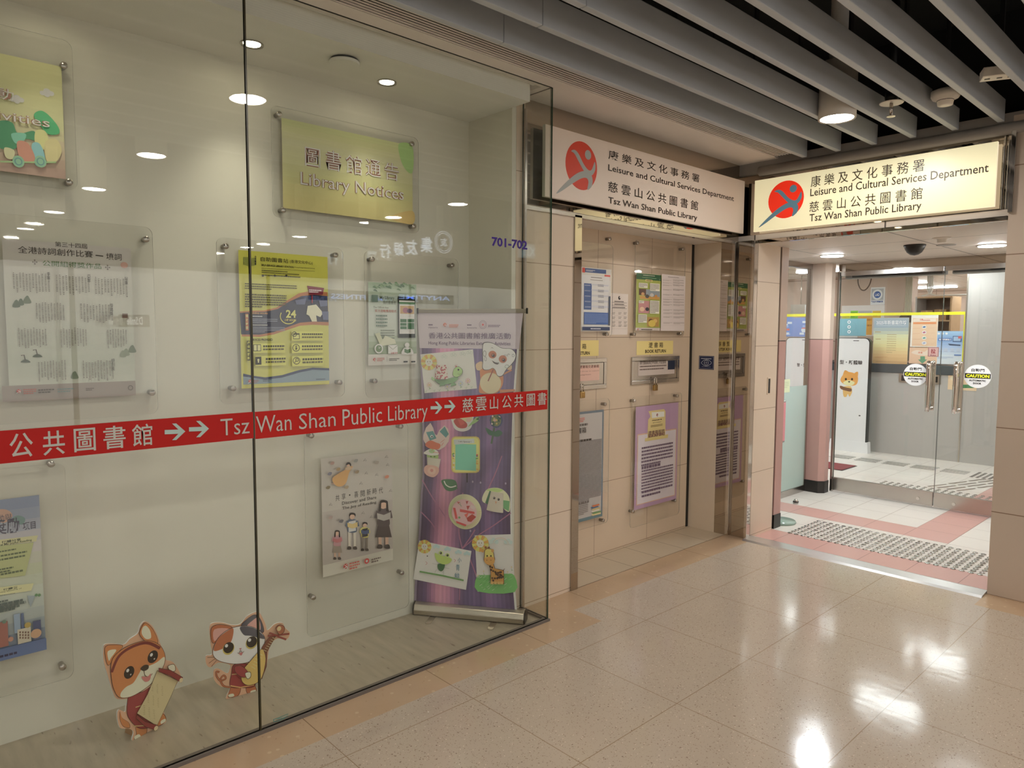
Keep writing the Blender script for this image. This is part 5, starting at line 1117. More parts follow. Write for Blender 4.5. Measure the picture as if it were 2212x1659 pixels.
for x in (804, 838): a.ell(x, 908, 6, 8, (40, 34, 30)); a.ell(x-3 if x < 820 else x, 945, 4, 4, (120, 80, 40))
for i in range(18): a.ell(random.uniform(842, 944), random.uniform(1040, 1130), 9, 9, (74, 50, 36))
for x, y in ((832, 1000), (850, 1008), (842, 1030), (860, 1040)): a.ell(x, y, 9, 9, (74, 50, 36))
for x in (850, 880, 910, 936): a.rect(x-12, 1132, x+12, 1158, (226, 176, 96))
a.line([(945, 1040), (962, 1018)], .003, (110, 70, 40))
for x, y in ((776, 1040), (724, 1078), (990, 1044), (1026, 1000)): flower(a, x, y, .8, (206, 200, 206))
done(ex)

# ================================================================ ANIMAL STANDEES
def standee(name, label, o_, u_, outline, foot):
    pl = Pl(o_, u_); a = Art(pl, C8, 1.25)
    uvs = [a.uv(*p) for p in outline]; sm_ = smooth(uvs, 4); lo = 0.0
    sm_ = [np.array((p[0], max(p[1], 0.0))) for p in sm_]
    t = thing(name, label, 'standee', tuple(pl.at(*(a.uv(*foot)[0], 0), -.003)), 'cardboard animals in the display')
    mb = MB().prism([pl.at(p[0], p[1], -.006) for p in sm_], pl.N*.0058)
    a.polyuv(sm_, (226, 168, 132))
    f = a.uv(*foot)
    st = MB().prism([pl.at(f[0]-.02, 0, -.006), pl.at(f[0]-.02, 0, -.075), pl.at(f[0]-.02, .05, -.06), pl.at(f[0]-.02, .17, -.007)], pl.U*.003)
    return a, t, mb, st
BR, RD, OG, CR = (84, 48, 32), (160, 52, 54), (206, 126, 58), (226, 216, 190)
def olb(a, pts, col, k=5, n=5, lc=BR):
    c = np.mean(np.array(pts, float), 0); a.blob([tuple(np.array(p)+(np.array(p)-c)/np.linalg.norm(np.array(p)-c)*k) for p in pts], lc, n); a.blob(pts, col, n)
def olp(a, pts, col, w=.0018): a.poly(pts, col); a.line(list(pts)+[pts[0]], w, BR)
# dog
OUTL = [(190, 560), (205, 495), (290, 488), (390, 496), (450, 440), (520, 390), (545, 320), (588, 275), (650, 310), (700, 390), (740, 500), (780, 580), (785, 640), (860, 668), (930, 790), (900, 860), (840, 960), (770, 1120), (795, 1210), (760, 1270), (620, 1340), (500, 1425), (465, 1410), (480, 1330), (430, 1300), (350, 1290), (325, 1180), (340, 1120), (400, 1140), (410, 1080), (430, 1020), (320, 1015), (275, 930), (230, 780), (195, 660)]
a, t, mb, st = standee('dog_standee', 'cardboard cut-out of an orange and cream dog holding an open scroll, on the display floor', (.69, 2.845), (.137, .046), OUTL, (560, 1380))
olb(a, [(350, 1140), (372, 1200), (430, 1240), (440, 1290), (380, 1275), (350, 1210)], OG)
olb(a, [(505, 1280), (600, 1280), (585, 1380), (500, 1405), (486, 1390), (508, 1350)], OG); olb(a, [(690, 1180), (760, 1160), (785, 1215), (740, 1262), (690, 1268)], OG); a.blob([(486, 1375), (530, 1352), (545, 1385), (495, 1405)], CR, 4); a.blob([(740, 1225), (780, 1205), (780, 1230), (740, 1255)], CR, 4)
olb(a, [(440, 985), (560, 950), (660, 900), (700, 1000), (690, 1240), (540, 1295), (430, 1190), (418, 1080)], RD); a.line([(470, 1275), (590, 1270)], .004, (206, 170, 110)); a.line([(495, 1095), (560, 1075)], .004, (206, 170, 110))
olb(a, [(206, 520), (290, 500), (370, 512), (300, 600), (240, 690), (214, 640)], OG); a.blob([(228, 560), (310, 545), (260, 620), (238, 650)], CR, 4)
olb(a, [(535, 400), (552, 330), (588, 290), (650, 340), (700, 440), (690, 500), (600, 470)], OG); a.blob([(552, 390), (560, 335), (592, 315), (630, 360), (640, 430), (590, 440)], CR, 4)
olb(a, [(270, 640), (370, 540), (500, 480), (620, 460), (720, 500), (770, 590), (765, 680), (700, 800), (600, 900), (460, 985), (345, 1000), (290, 930), (262, 800)], OG)
a.blob([(350, 960), (400, 900), (470, 860), (520, 780), (560, 720), (640, 690), (700, 660), (765, 612), (764, 680), (700, 800), (600, 900), (460, 985), (360, 1000)], CR)
a.line([(262, 760), (330, 610), (450, 520), (600, 478), (725, 530)], .011, (124, 44, 40), True)
for x, y in ((430, 760), (655, 610)): a.ell(x, y, 50, 58, (46, 34, 28)); a.ell(x-14, y-18, 14, 16, (236, 230, 220)); a.ell(x+14, y+20, 7, 8, (200, 190, 180))
a.blob([(535, 725), (570, 690), (612, 690), (610, 725), (570, 746)], (66, 52, 36), 4); a.line([(570, 746), (580, 790), (620, 800), (650, 770)], .0024, BR, True); a.blob([(545, 800), (600, 800), (634, 770), (625, 830), (580, 848)], (206, 120, 116), 4)
olb(a, [(800, 700), (850, 684), (866, 715), (860, 745), (820, 740)], CR)
olp(a, [(694, 740), (890, 838), (820, 1000), (690, 1270), (500, 1150), (600, 970)], (206, 190, 140))
for i in range(9):
    x = 640+(i % 3)*45-(i//3)*45; y = 850+(i//3)*110+(i % 3)*20
    for j in range(6): a.line([(x+random.uniform(-4, 4), y+j*16), (x+14, y+j*16+4)], .0010, (150, 130, 80))
olp(a, [(690, 710), (800, 730), (920, 800), (905, 850), (790, 780), (690, 745)], (146, 48, 46)); olp(a, [(478, 1150), (560, 1220), (680, 1255), (670, 1305), (560, 1270), (474, 1190)], (146, 48, 46)); a.ell(902, 826, 18, 22, (220, 196, 150)); a.ell(662, 1282, 20, 22, (220, 196, 150))
a.build('print', t, M['print'], (mb, M['kiosk_white'])); st.build('support_flap', M['carton'], t)
# cat
OUTL = [(1205, 330), (1240, 290), (1330, 288), (1420, 310), (1500, 300), (1560, 230), (1640, 188), (1690, 200), (1740, 300), (1760, 360), (1830, 300), (1900, 290), (1930, 340), (1975, 385), (1940, 450), (1850, 440), (1780, 520), (1750, 700), (1700, 820), (1640, 880), (1660, 940), (1640, 975), (1390, 1018), (1368, 990), (1400, 910), (1320, 900), (1255, 840), (1245, 745), (1290, 725), (1370, 770), (1395, 740), (1400, 690), (1290, 670), (1215, 715), (1175, 680), (1172, 605), (1230, 590), (1215, 480)]
a, t, mb, st = standee('cat_standee', 'cardboard cut-out of a white calico cat playing a yellow lute, behind the glass seam', (1.07, 2.908), (.121, -.017), OUTL, (1520, 980))
olb(a, [(1420, 900), (1500, 890), (1480, 980), (1400, 1000), (1388, 980)], (190, 104, 56)); olb(a, [(1560, 885), (1620, 870), (1650, 940), (1570, 962)], (190, 104, 56)); a.blob([(1388, 975), (1430, 965), (1440, 988), (1395, 998)], CR, 4); a.blob([(1600, 940), (1645, 928), (1640, 952), (1600, 958)], CR, 4)
a.line([(1410, 905), (1340, 890), (1310, 830), (1340, 790), (1360, 820), (1310, 840), (1275, 800), (1270, 755), (1300, 760)], .0075, BR, True); a.line([(1410, 905), (1340, 890), (1310, 830), (1340, 790), (1360, 820), (1310, 840), (1275, 800), (1270, 755), (1300, 760)], .0050, (190, 104, 56), True)
olb(a, [(1440, 690), (1560, 680), (1620, 700), (1640, 880), (1500, 905), (1404, 890), (1416, 780)], RD); a.line([(1404, 888), (1500, 905), (1630, 880)], .005, (214, 160, 90)); a.line([(1418, 780), (1520, 770)], .0035, (206, 170, 110))
olb(a, [(1218, 360), (1260, 312), (1340, 308), (1420, 335), (1340, 400), (1240, 480)], (190, 104, 56)); a.blob([(1250, 350), (1390, 345), (1300, 420), (1248, 460)], (222, 160, 150), 4)
olb(a, [(1510, 320), (1570, 250), (1640, 212), (1690, 260), (1720, 370), (1640, 370)], (84, 84, 96)); a.blob([(1560, 320), (1620, 260), (1670, 240), (1690, 350), (1620, 350)], (222, 160, 150), 4)
olb(a, [(1240, 540), (1290, 430), (1390, 350), (1500, 320), (1620, 330), (1715, 400), (1728, 480), (1690, 580), (1600, 650), (1460, 676), (1320, 655), (1250, 610)], (228, 224, 220))
a.blob([(1242, 545), (1290, 430), (1390, 352), (1432, 345), (1420, 440), (1380, 500), (1300, 545)], (190, 104, 56)); a.blob([(1496, 325), (1620, 332), (1712, 400), (1722, 440), (1600, 410), (1530, 400)], (84, 84, 96))
for x, y in ((1385, 530), (1605, 475)): a.ell(x, y, 56, 60, (196, 176, 70)); a.ell(x, y-8, 50, 52, (46, 36, 30)); a.ell(x-20, y-26, 15, 16, (236, 230, 224))
a.poly([(1484, 528), (1510, 524), (1498, 546)], (190, 110, 110)); a.line([(1470, 570), (1485, 575), (1498, 550), (1515, 568), (1532, 555)], .0018, BR, True); a.blob([(1484, 574), (1518, 566), (1505, 596)], (206, 120, 120), 4)
for p, q in (((1250, 610), (1180, 615)), ((1255, 625), (1195, 670)), ((1270, 640), (1220, 700))): a.line([p, q], .0018, BR)
olp(a, [(1700, 520), (1740, 460), (1790, 400), (1840, 400), (1800, 470), (1750, 560), (1745, 700), (1700, 820), (1690, 560)], (130, 70, 44)); olb(a, [(1690, 540), (1722, 560), (1735, 650), (1700, 800), (1640, 860), (1560, 875), (1510, 830), (1520, 740), (1600, 640)], (220, 184, 84))
for i in range(6): a.line([(1600+i*12, 700-i*26), (1640+i*14, 722-i*26)], .0014, (240, 220, 150))
for i in range(7): a.line([(1715+i*14, 540-i*20), (1745+i*13, 552-i*20)], .0016, (236, 214, 150))
for p, q in (((1755, 405), (1850, 400)), ((1770, 375), (1860, 410)), ((1850, 395), (1960, 385)), ((1850, 410), (1930, 440))): a.line([p, q], .0075, BR); a.line([p, q], .0055, (160, 60, 50))
olb(a, [(1835, 330), (1870, 300), (1910, 320), (1905, 365), (1870, 390), (1850, 370)], (176, 100, 60)); a.ell(1862, 335, 20, 22, (226, 196, 140))
olb(a, [(1440, 700), (1500, 690), (1560, 745), (1550, 790), (1500, 790), (1450, 750)], RD); olb(a, [(1540, 760), (1585, 750), (1588, 790), (1560, 808)], CR)
a.build('print', t, M['print'], (mb, M['kiosk_white'])); st.build('support_flap', M['carton'], t)

# ================================================================ LOBBY
def stud_mesh(): return MB().lathe((0, 0, 0), (0, 0, 1), [(.0172, 0), (.0165, .0028), (.0115, .0052), (.0, .0055)], 14)
def tactile(name, label, xs, ys, base, cut=100):
    t = thing(name, label, 'tactile paving', (xs[0], ys[0], 0)); pos = sorted([(x, y) for x in xs for y in ys], key=lambda p: p[0]*p[0]+p[1]*p[1])
    first = stud_mesh(); first.v = [(v[0]+xs[0], v[1]+ys[0], v[2]) for v in first.v]; o = first.build('stud', M['stud'], t); o.location = (pos[0][0]-xs[0], pos[0][1]-ys[0], base)
    for x, y in pos[1:cut]:
        c = o.copy(); COL.objects.link(c); c.parent = t; c.location = (x-xs[0], y-ys[0], base)
    if len(pos) > cut:
        mb = MB()
        for x, y in pos[cut:]:
            s_ = stud_mesh(); mb.add([(v[0]+x, v[1]+y, v[2]+base) for v in s_.v], s_.f, sm=True)
        r = mb.build('far_studs', M['stud'], t); r['kind'] = 'stuff'
    return t
tactile('tactile_strip', 'wide band of steel warning studs across the lobby floor just inside the threshold', [5.225+.0561*i for i in range(10)], [1.205+.0505*i for i in range(26)], .0005)
tactile('tactile_strip', 'band of steel warning studs on the library floor just behind the glass doors', [7.43+.062*i for i in range(7)], [1.50+.062*i for i in range(20)], .0005, 60)
tactile('tactile_strip', 'small square of steel warning studs far inside near the grey partition', [8.76+.055*i for i in range(7)], [1.82+.055*i for i in range(7)], .0005)
def guide(label, bars, mat, z=.0005):
    t = thing('guide_strip', label, 'tactile paving', (bars[0][0][0], bars[0][0][1], 0), 'tactile guide bars in the library')
    for p, q in bars:
        d = np.array((q[0]-p[0], q[1]-p[1], 0)); L_ = np.linalg.norm(d); d /= L_; n_ = np.array((-d[1], d[0], 0))
        MB().obox(((p[0]+q[0])/2, (p[1]+q[1])/2, z+.0025), d, n_, (0, 0, 1), L_, .020, .005).build('bar', mat, t, .002)
    return t
guide('dark steel guide bars leading from the doors across the library floor', [((7.87+.31*i, 2.30-.085*j-.10*i), (8.12+.31*i, 2.21-.085*j-.10*i)) for i in range(3) for j in range(4)], M['steel'])
guide('bright steel guide bars running along the library floor before the counter', [((8.86+.065*j, 3.72-.31*i), (8.86+.065*j, 3.47-.31*i)) for i in range(5) for j in range(4)], M['threshold'])
t = thing('door_stop', 'small metal door stop on the lobby floor by the glass side wall', 'door stop', (6.172, 2.87, 0))
MB().lathe((6.172, 2.87, 0), (0, 0, 1), [(.022, 0), (.022, .02), (.014, .04), (.0, .045)], 18).build('post', M['steel'], t); MB().lathe((6.172, 2.87, .012), (0, 0, 1), [(.024, 0), (.0255, .006), (.024, .012)], 18).build('ring', M['black'], t)
t = thing('round_stand_base', 'round glass-green disc base on the lobby floor beside the entrance column', 'stand base', (5.475, 2.665, 0))
MB().lathe((5.475, 2.665, .001), (0, 0, 1), [(.115, 0), (.118, .006), (.112, .018), (.02, .020)], 40).build('disc', plain('green_glass_disc', (150, 172, 160), .12), t)
MB().lathe((5.475, 2.70, .02), (0, 0, 1), [(.016, 0), (.016, .62)], 14).build('post', M['steel'], t)
q = wallY(2.72); b = MB().box((5.42, 2.715, .64), (5.60, 2.727, .985)); b.build('frame', M['beam'], t, .003)
MB().box((5.43, 2.711, .655), (5.588, 2.7155, .972)).build('pink_board', plain('pink_notice_board', (222, 150, 158), .5), t)
a = Art(wallY(3.0575), B3, 1.2); ex = sheet(a, 96, 180, 160, 300, (196, 204, 170)); a.body(110, 200, 150, 260, 4, (170, 180, 150), .4, .7); poster('green_notice', a, 'pale green square notice on the lobby glass above the pink board', ex, 'notice')
# stickers on the doors
for crop, (cx, cy), lab in ((B2, (505, 1397), 'round caution sticker with a yellow word on the door leaf nearer the kiosk'), (B2, (1201, 1415), 'round caution sticker with a yellow word on the door leaf beside the beige pier')):
    pd = wallX(6.9415); a = Art(pd, crop, 1.1); c = a.uv(cx, cy); r_ = .0985; pts = [(c[0]+r_*math.cos(w*math.pi/24), c[1]+r_*math.sin(w*math.pi/24)) for w in range(48)]
    a.polyuv(pts, (236, 236, 234)); h0 = .028
    a.polyuv([(c[0]-math.sqrt(r_*r_-h0*h0), c[1]-.018), (c[0]+math.sqrt(r_*r_-h0*h0), c[1]-.018), (c[0]+math.sqrt(r_*r_-h0*h0), c[1]+.024), (c[0]-math.sqrt(r_*r_-h0*h0), c[1]+.024)], (56, 54, 44))
    def tx(s_, u0, v0, u1, v1, col, b_):
        g, f = glyphs(s_, b_); lo, hi = g.min(0), g.max(0); a._add([tuple(x) for x in (g-lo)/(hi-lo)*np.array((u1-u0, v1-v0))+np.array((c[0]+u0, c[1]+v0))], f, col)
    tx('自動門', -.048, .038, .048, .066, (44, 42, 40), .02); tx('CAUTION', -.086, -.011, .086, .017, (246, 232, 60), .05); tx('AUTOMATIC', -.062, -.044, .062, -.028, (50, 48, 46), .05); tx('DOOR', -.030, -.068, .030, -.052, (50, 48, 46), .05)
    ex = (MB().prism([pd.at(p[0], p[1], -.0012) for p in pts], pd.N*.001), M['white_plastic']); o = a.build('caution_sticker', None, M['print'], ex); tag(o, lab, 'sticker', 'caution stickers on the glass doors')
a = Art(wallX(6.9415), B2, 1.1); ex = sheet(a, 648, 1086, 764, 1196, (150, 112, 108), .0012); a.rect(658, 1096, 754, 1188, (190, 156, 150)); a.text('拉', 680, 1106, 730, 1160, (130, 44, 48), .03); a.text('PULL', 672, 1172, 738, 1186, (120, 60, 56), .04)
o = a.build('pull_sign', None, M['print'], ex); tag(o, 'small square pink pull sign above the handle of the near door leaf', 'sign')

# ================================================================ LIBRARY BEHIND THE DOORS
t = thing('service_counter', 'grey service counter with a dark top edge facing the glass doors', 'counter', (9.66, 3.2, 0))
MB().box((9.66, 2.521, .0), (10.2, 4.9, 1.04)).build('front', M['counter'], t); MB().box((9.645, 2.522, 1.04), (10.25, 4.92, 1.15)).build('worktop', M['counter_top'], t, .004)
sf_ = MB().box((9.650, 2.745, .925), (9.66, 3.215, 1.035)).build('slot_frame', M['alu'], t); MB().box((9.6485, 2.775, .945), (9.652, 3.185, 1.015)).build('slot', M['black'], sf_)
t = thing('counter_screen', 'clear acrylic screen edged with yellow tape standing on the counter', 'screen', (9.70, 3.6, 1.15))
MB().box((9.695, 2.535, 1.15), (9.703, 4.85, 1.775)).build('sheet', M['acrylic'], t)
MB().box((9.688, 2.525, 1.768), (9.710, 4.86, 1.803)).build('top_tape', M['yellow_tape'], t); MB().box((9.688, 2.505, 1.15), (9.710, 2.540, 1.768)).build('side_tape', M['yellow_tape'], t)
CP = wallX(9.690)
a = Art(CP, B2, 1.25); ex = sheet(a, 45, 760, 412, 1275, (190, 176, 130)); a.grad(45, 762, 410, 1280, [(150, 166, 176), (140, 160, 176), (206, 208, 160), (214, 204, 140), (214, 180, 120), (198, 156, 100)]); a.text('2025年新書寫作坊', 70, 790, 404, 836, (226, 232, 230), .005)
a.body(70, 846, 400, 850, 1, (210, 220, 220), .6, 1); a.body(55, 910, 140, 925, 1, (170, 140, 90)); a.body(190, 935, 285, 1160, 9, (180, 160, 110), .3, .6); a.body(60, 990, 140, 1005, 1, (170, 140, 90)); a.body(50, 1190, 190, 1215, 2, (196, 140, 90), .4, .6); a.body(60, 1250, 400, 1262, 1, (120, 100, 80), .6, 1)
poster('counter_poster', a, 'blue-to-sand gradient poster headed 2025 on the counter screen', ex)
a = Art(CP, B2, 1.25); ex = sheet(a, 462, 712, 745, 1088, (226, 216, 208)); a.rect(478, 764, 740, 1080, (232, 186, 150)); a.poly([(480, 775), (560, 760), (640, 770), (735, 764), (735, 800), (480, 808)], (236, 206, 190)); a.text('借書', 555, 770, 590, 790, (206, 90, 70), .02); a.body(590, 782, 672, 790, 1, (190, 80, 60), .8, 1); a.rect(482, 808, 738, 830, (222, 136, 76))
for y, cc in ((862, (70, 110, 160)), (922, (176, 90, 120)), (985, (90, 150, 130)), (1042, (150, 160, 190))): a.poly([(572, y), (610, y-18), (635, y-4), (600, y+16)], cc); a.ell(604, y, 26, 18, (226, 226, 226)); a.poly([(582, y+2), (606, y-12), (626, y), (602, y+12)], cc); a.line([(476, y+16), (560, y+14)], .002, (206, 130, 100)); a.line([(640, y+10), (720, y+8)], .002, (206, 160, 130))
poster('counter_poster', a, 'white and peach poster with four small round pictures on the counter screen', ex)
a = Art(wallX(9.6895), B2, 1.25); ex = sheet(a, 440, 1092, 742, 1280, (226, 180, 146)); a.blob([(460, 1150), (520, 1120), (600, 1140), (640, 1120), (690, 1150), (640, 1180), (540, 1176)], (232, 200, 180)); a.text('還書', 535, 1138, 585, 1160, (210, 110, 70), .01); a.poly([(560, 1190), (612, 1190), (612, 1226), (636, 1226), (582, 1274), (534, 1226), (560, 1226)], (84, 146, 110))
poster('arrow_poster', a, 'peach sheet with a green arrow pointing down on the counter screen', ex)
a = Art(CP, B2, 1.25); ex = sheet(a, 752, 908, 1022, 1284, (170, 196, 220)); a.grad(752, 908, 1024, 1284, [(150, 190, 220), (120, 160, 206), (160, 186, 220), (196, 210, 226), (206, 214, 224)]); a.rect(762, 985, 912, 1020, (84, 120, 180)); a.text('電子閱讀推介', 770, 992, 908, 1014, (226, 232, 240), .02)
for x in (768, 810, 854): a.ell(x, 936, 14, 12, (226, 232, 236))
a.rect(925, 962, 1022, 1030, (70, 96, 140)); a.rect(932, 970, 1010, 1020, (150, 180, 210)); a.rect(985, 966, 1022, 992, (206, 90, 84)); a.poly([(870, 1048), (1010, 1060), (1010, 1075), (890, 1068)], (70, 84, 110))
for x in (780, 846, 918, 986): a.ell(x, 1120, 22, 20, (176, 190, 210)); a.body(x-24, 1136, x+24, 1142, 1, (150, 166, 196), .6, 1)
a.rect(940, 1170, 1018, 1184, (84, 120, 180)); a.body(756, 1190, 930, 1220, 3, (150, 166, 196), .4, .6)
poster('counter_poster', a, 'pale blue poster with a computer screen beside the yellow side tape', ex)
a = Art(wallX(9.6575), B2, 1.25); ex = sheet(a, 874, 1388, 1188, 1580, (236, 190, 150), .0008); a.blob([(890, 1440), (930, 1410), (1000, 1420), (1040, 1400), (1060, 1450), (960, 1470)], (240, 206, 176)); a.poly([(915, 1520), (960, 1490), (960, 1508), (1160, 1508), (1160, 1546), (960, 1546), (960, 1562)], (70, 132, 84))
poster('arrow_poster', a, 'orange sheet with a green arrow pointing sideways on the grey partition', ex)
# teal panel, kiosks
def kiosk(u_y, x, label, yaw_u, partial=None):
    pl = Pl((x, u_y), yaw_u); t = thing('display_kiosk', label, 'kiosk', tuple(pl.at(.22, 0, -.05)), 'white display kiosks')
    W_k = .44
    def rp(w0, w1, z0, z1, r): 
        o_ = []
        for cu, q in ((w1-r, 0), (w0+r, 1)):
            for k in range(7): w = math.pi/2*(q+k/6); o_.append((cu+r*math.cos(w), z1-r+r*math.sin(w)))
        return o_+[(w0, z0), (w1, z0)]
    MB().prism([pl.at(p[0], p[1], -.07) for p in rp(0, W_k, .13, 1.48, .07)], pl.N*.068).build('casing', M['black'], t)
    fp_ = MB().prism([pl.at(p[0], p[1], -.004) for p in rp(.008, W_k-.014, .13, 1.472, .06)], pl.N*.006).build('front_panel', M['kiosk_white'], t)
    MB().prism([pl.at(-.03, 0, .02), pl.at(W_k+.03, 0, .02), pl.at(W_k+.015, .14, .006), pl.at(-.015, .14, .006)], -pl.N*.10).build('plinth', M['kiosk_white'], t)
    slab(pl, .23, 1.44, .30, 1.448, .002, .004).build('camera_slot', M['black'], fp_)
    return pl, fp_
pl, t = kiosk(3.94, 9.45, 'white upright kiosk with rounded top and black edge beside the counter', (0, -1))
a = Art(Pl((9.45, 3.94), (0, -1), .0025), B1, 1.15); a.text('智・型・新體驗', 690, 1530, 1066, 1594, (56, 54, 54), .02)
a.c = B3
for pts, cc in (([(652, 180), (700, 112), (770, 112), (820, 150), (812, 220), (760, 240), (690, 225)], (222, 160, 84)), ([(676, 150), (690, 95), (712, 92), (738, 120)], (222, 160, 84)), ([(780, 130), (806, 105), (824, 110), (815, 165)], (222, 160, 84)), ([(680, 205), (730, 185), (790, 205), (760, 238), (700, 228)], (226, 222, 170)), ([(680, 250), (750, 245), (765, 290), (758, 318), (740, 345), (724, 318), (710, 345), (684, 342), (676, 290)], (222, 180, 110)), ([(650, 238), (705, 255), (760, 268), (752, 295), (700, 285), (655, 268)], (120, 80, 54))): a.blob(pts, cc, 4)
for x in (705, 765): a.ell(x, 175, 10, 12, (44, 34, 28))
a.blob([(726, 196), (748, 196), (737, 208)], (70, 50, 40), 4); a.ell(838, 528, 10, 6, (70, 70, 72))
a.build('panel_print', t, M['print'])
pl, t = kiosk(4.60, 9.42, 'white upright kiosk seen through the lobby side glass', (0, -1))
a = Art(Pl((9.42, 4.60), (0, -1), .0025), B1, 1.15); a.text('智・型・新', 286, 1570, 470, 1622, (56, 54, 54), .02); a.build('panel_print', t, M['print'])
a = Art(wallX(9.675), B1, 1.2); ex = sheet(a, 790, 1042, 1108, 1248, (116, 160, 172), .004)
for y in (1082, 1140, 1198): a.ell(908, y, 20, 19, (226, 228, 226)); a.ell(908, y, 10, 10, (110, 140, 150))
a.ring(930, 1140, 62, 62, .002, (96, 140, 154), a0=-80, a1=80); t = thing('teal_board', 'teal board with three white circles standing behind the kiosk', 'board', (9.6, 3.9, 1.151)); a.build('panel', t, M['print'], ex); MB().box((9.676, 3.75, 1.151), (9.69, 4.02, 1.165)).box((9.676, 3.75, 1.151), (9.682, 4.02, 1.73)).build('backing', M['counter'], t)
# notice board with coloured sheets on the pillar
a = Art(wallX(10.494), B1, 1.2); ex = sheet(a, 820, 888, 1318, 1250, (222, 216, 212), .01); poster('notice_board', a, 'white notice board on the beige pillar behind the counter', ex, 'notice board')
for bx, cc, nm in (((822, 985, 918, 1050), (240, 226, 90), 'yellow notice sheet pinned on the library notice board'), ((926, 948, 1012, 1040), (140, 206, 76), 'green notice sheet pinned on the library notice board'), ((1015, 1012, 1178, 1236), (236, 166, 80), 'orange notice sheet pinned on the library notice board'), ((1020, 948, 1180, 1008), (190, 186, 190), 'grey notice sheet pinned above the orange one on the library notice board'), ((1190, 948, 1286, 1030), (220, 186, 84), 'ochre notice sheet pinned at the far end of the library notice board')):
    a = Art(wallX(10.492), B1, 1.2); ex = sheet(a, *bx, cc); a.body(bx[0]+8, bx[1]+10, bx[2]-8, bx[3]-12, 3, tuple(int(x*.75) for x in cc), .3, .6); poster('notice_sheet', a, nm, ex, 'notice', 'sheets on the library notice board')
for bx, nm in (((100, 1025, 240, 1256), 'blue poster partly hidden by the entrance jamb, behind the side glass'), ((248, 1030, 428, 1258), 'blue poster with small white panels seen whole through the side glass')):
    a = Art(wallX(9.69), B1, 1.2); ex = sheet(a, *bx, (116, 140, 196))
    for i in range(7): x = random.uniform(bx[0]+5, bx[2]-60); y = random.uniform(bx[1]+30, bx[3]-40); a.rect(x, y, x+52, y+24, random.choice([(206, 214, 232), (150, 170, 214), (206, 120, 110)]))
    poster('blue_poster', a, nm, ex)
a = Art(wallX(10.4935), B2, 1.15); ex = sheet(a, 8, 420, 160, 612, (226, 226, 226), .0015); a.rect(16, 436, 146, 560, (176, 178, 180)); a.ell(79, 500, 58, 58, (226, 228, 230)); a.ell(79, 500, 38, 38, (60, 96, 160)); a.text('LAD', 56, 486, 104, 516, (232, 236, 240), .03); a.text('歡迎自助圖書服務', 10, 570, 142, 588, (60, 90, 150), .03)
poster('round_logo_sign', a, 'white sign with a round blue emblem on the beige pillar', ex, 'sign')
t = thing('conduit_group', 'pale vertical pipes running down beside the beige pillar', 'pipes', (10.62, 3.46, 2.35), 'wall pipes of the library')
for i in range(4): MB().tube([(10.60, 3.488-.022*i, 2.35), (10.60, 3.488-.022*i, 1.16)], .010).build('pipe', plain('cream_pipe', (206, 200, 176), .45) if i == 0 else bpy.data.materials['cream_pipe'], t)
t = thing('conduit_group', 'white conduits dropping from the ceiling to the wooden shelf top', 'pipes', (10.55, 3.18, 2.35), 'wall pipes of the library')
for i in range(4):
    y = 3.21-.02*i; s_ = -1 if i < 2 else 1; MB().tube([(10.55, y, 2.35), (10.55, y, 2.12), (10.55, y-s_*(-.02), 2.07), (10.55, y+s_*(-.05) if i else y+.06, 2.045), (10.55, (2.60 if i > 1 else y+.07), 2.042)], .009).build('conduit', M['white_plastic'], t)
t = thing('shelf_unit', 'pale wooden open shelf unit against the library wall behind the counter', 'shelf', (10.75, 3.1, 0))
MB().box((10.5, 3.315, 1.0), (10.9, 3.335, 2.03)).build('side_panel', M['counter'], t); MB().box((10.5, 2.90, 1.0), (10.9, 2.92, 2.03)).build('side_panel', M['wood'], t)
MB().box((10.5, 2.92, 2.01), (10.9, 3.315, 2.03)).build('top_board', M['wood'], t); MB().box((10.88, 2.92, 1.0), (10.9, 3.315, 2.01)).build('back_panel', plain('shelf_back', (130, 104, 88), .6), t)
for z in (1.35, 1.70): MB().box((10.5, 2.92, z), (10.88, 3.315, z+.018)).build('shelf', M['wood'], t)
MB().box((10.5, 2.92, 0), (10.9, 3.335, 1.0)).build('base_cabinet', M['wood'], t)
for i, (y, z, w, h, nm) in enumerate(((2.97, 1.719, .15, .14, 'brown cardboard box at the partition end of the wooden shelf'), (3.13, 1.719, .15, .13, 'brown cardboard box beside another on the wooden shelf'))):
    t = thing('cardboard_box', nm, 'box', (10.65, y+w/2, z), 'boxes on the wooden shelf'); MB().box((10.53, y, z), (10.8, y+w-.008, z+h)).build('carton', M['carton'], t); MB().box((10.528, y+w*.4, z+h-.03), (10.53, y+w*.55, z+h)).build('tape_strip', M['wood'], t)
t = thing('shelf_label', 'small white card propped at the front of the wooden shelf', 'card', (10.52, 3.27, 1.718)); MB().box((10.515, 3.235, 1.718), (10.522, 3.31, 1.80)).build('card', M['white_plastic'], t); MB().box((10.5145, 3.262, 1.745), (10.516, 3.282, 1.775)).build('mark', M['black'], t)
t = thing('monitor', 'black computer monitor tilted back behind the counter screen', 'monitor', (9.95, 3.27, 1.151))
ctr = np.array((9.95, 3.255, 1.74)); U = np.array((-.25, -.97, 0)); U /= np.linalg.norm(U); N_ = np.array((-.62, .16, .77)); N_ -= U*(N_@U); N_ /= np.linalg.norm(N_); V_ = np.cross(N_, U)
MB().obox(ctr, U, V_, N_, .20, .17, .02).build('screen', M['black'], t, .003); MB().tube([(9.95, 3.27, 1.16), (9.95, 3.27, 1.73)], .014).build('stand', M['black'], t); MB().lathe((9.95, 3.27, 1.151), (0, 0, 1), [(.09, 0), (.085, .012), (.014, .016)], 24).build('foot', M['black'], t)
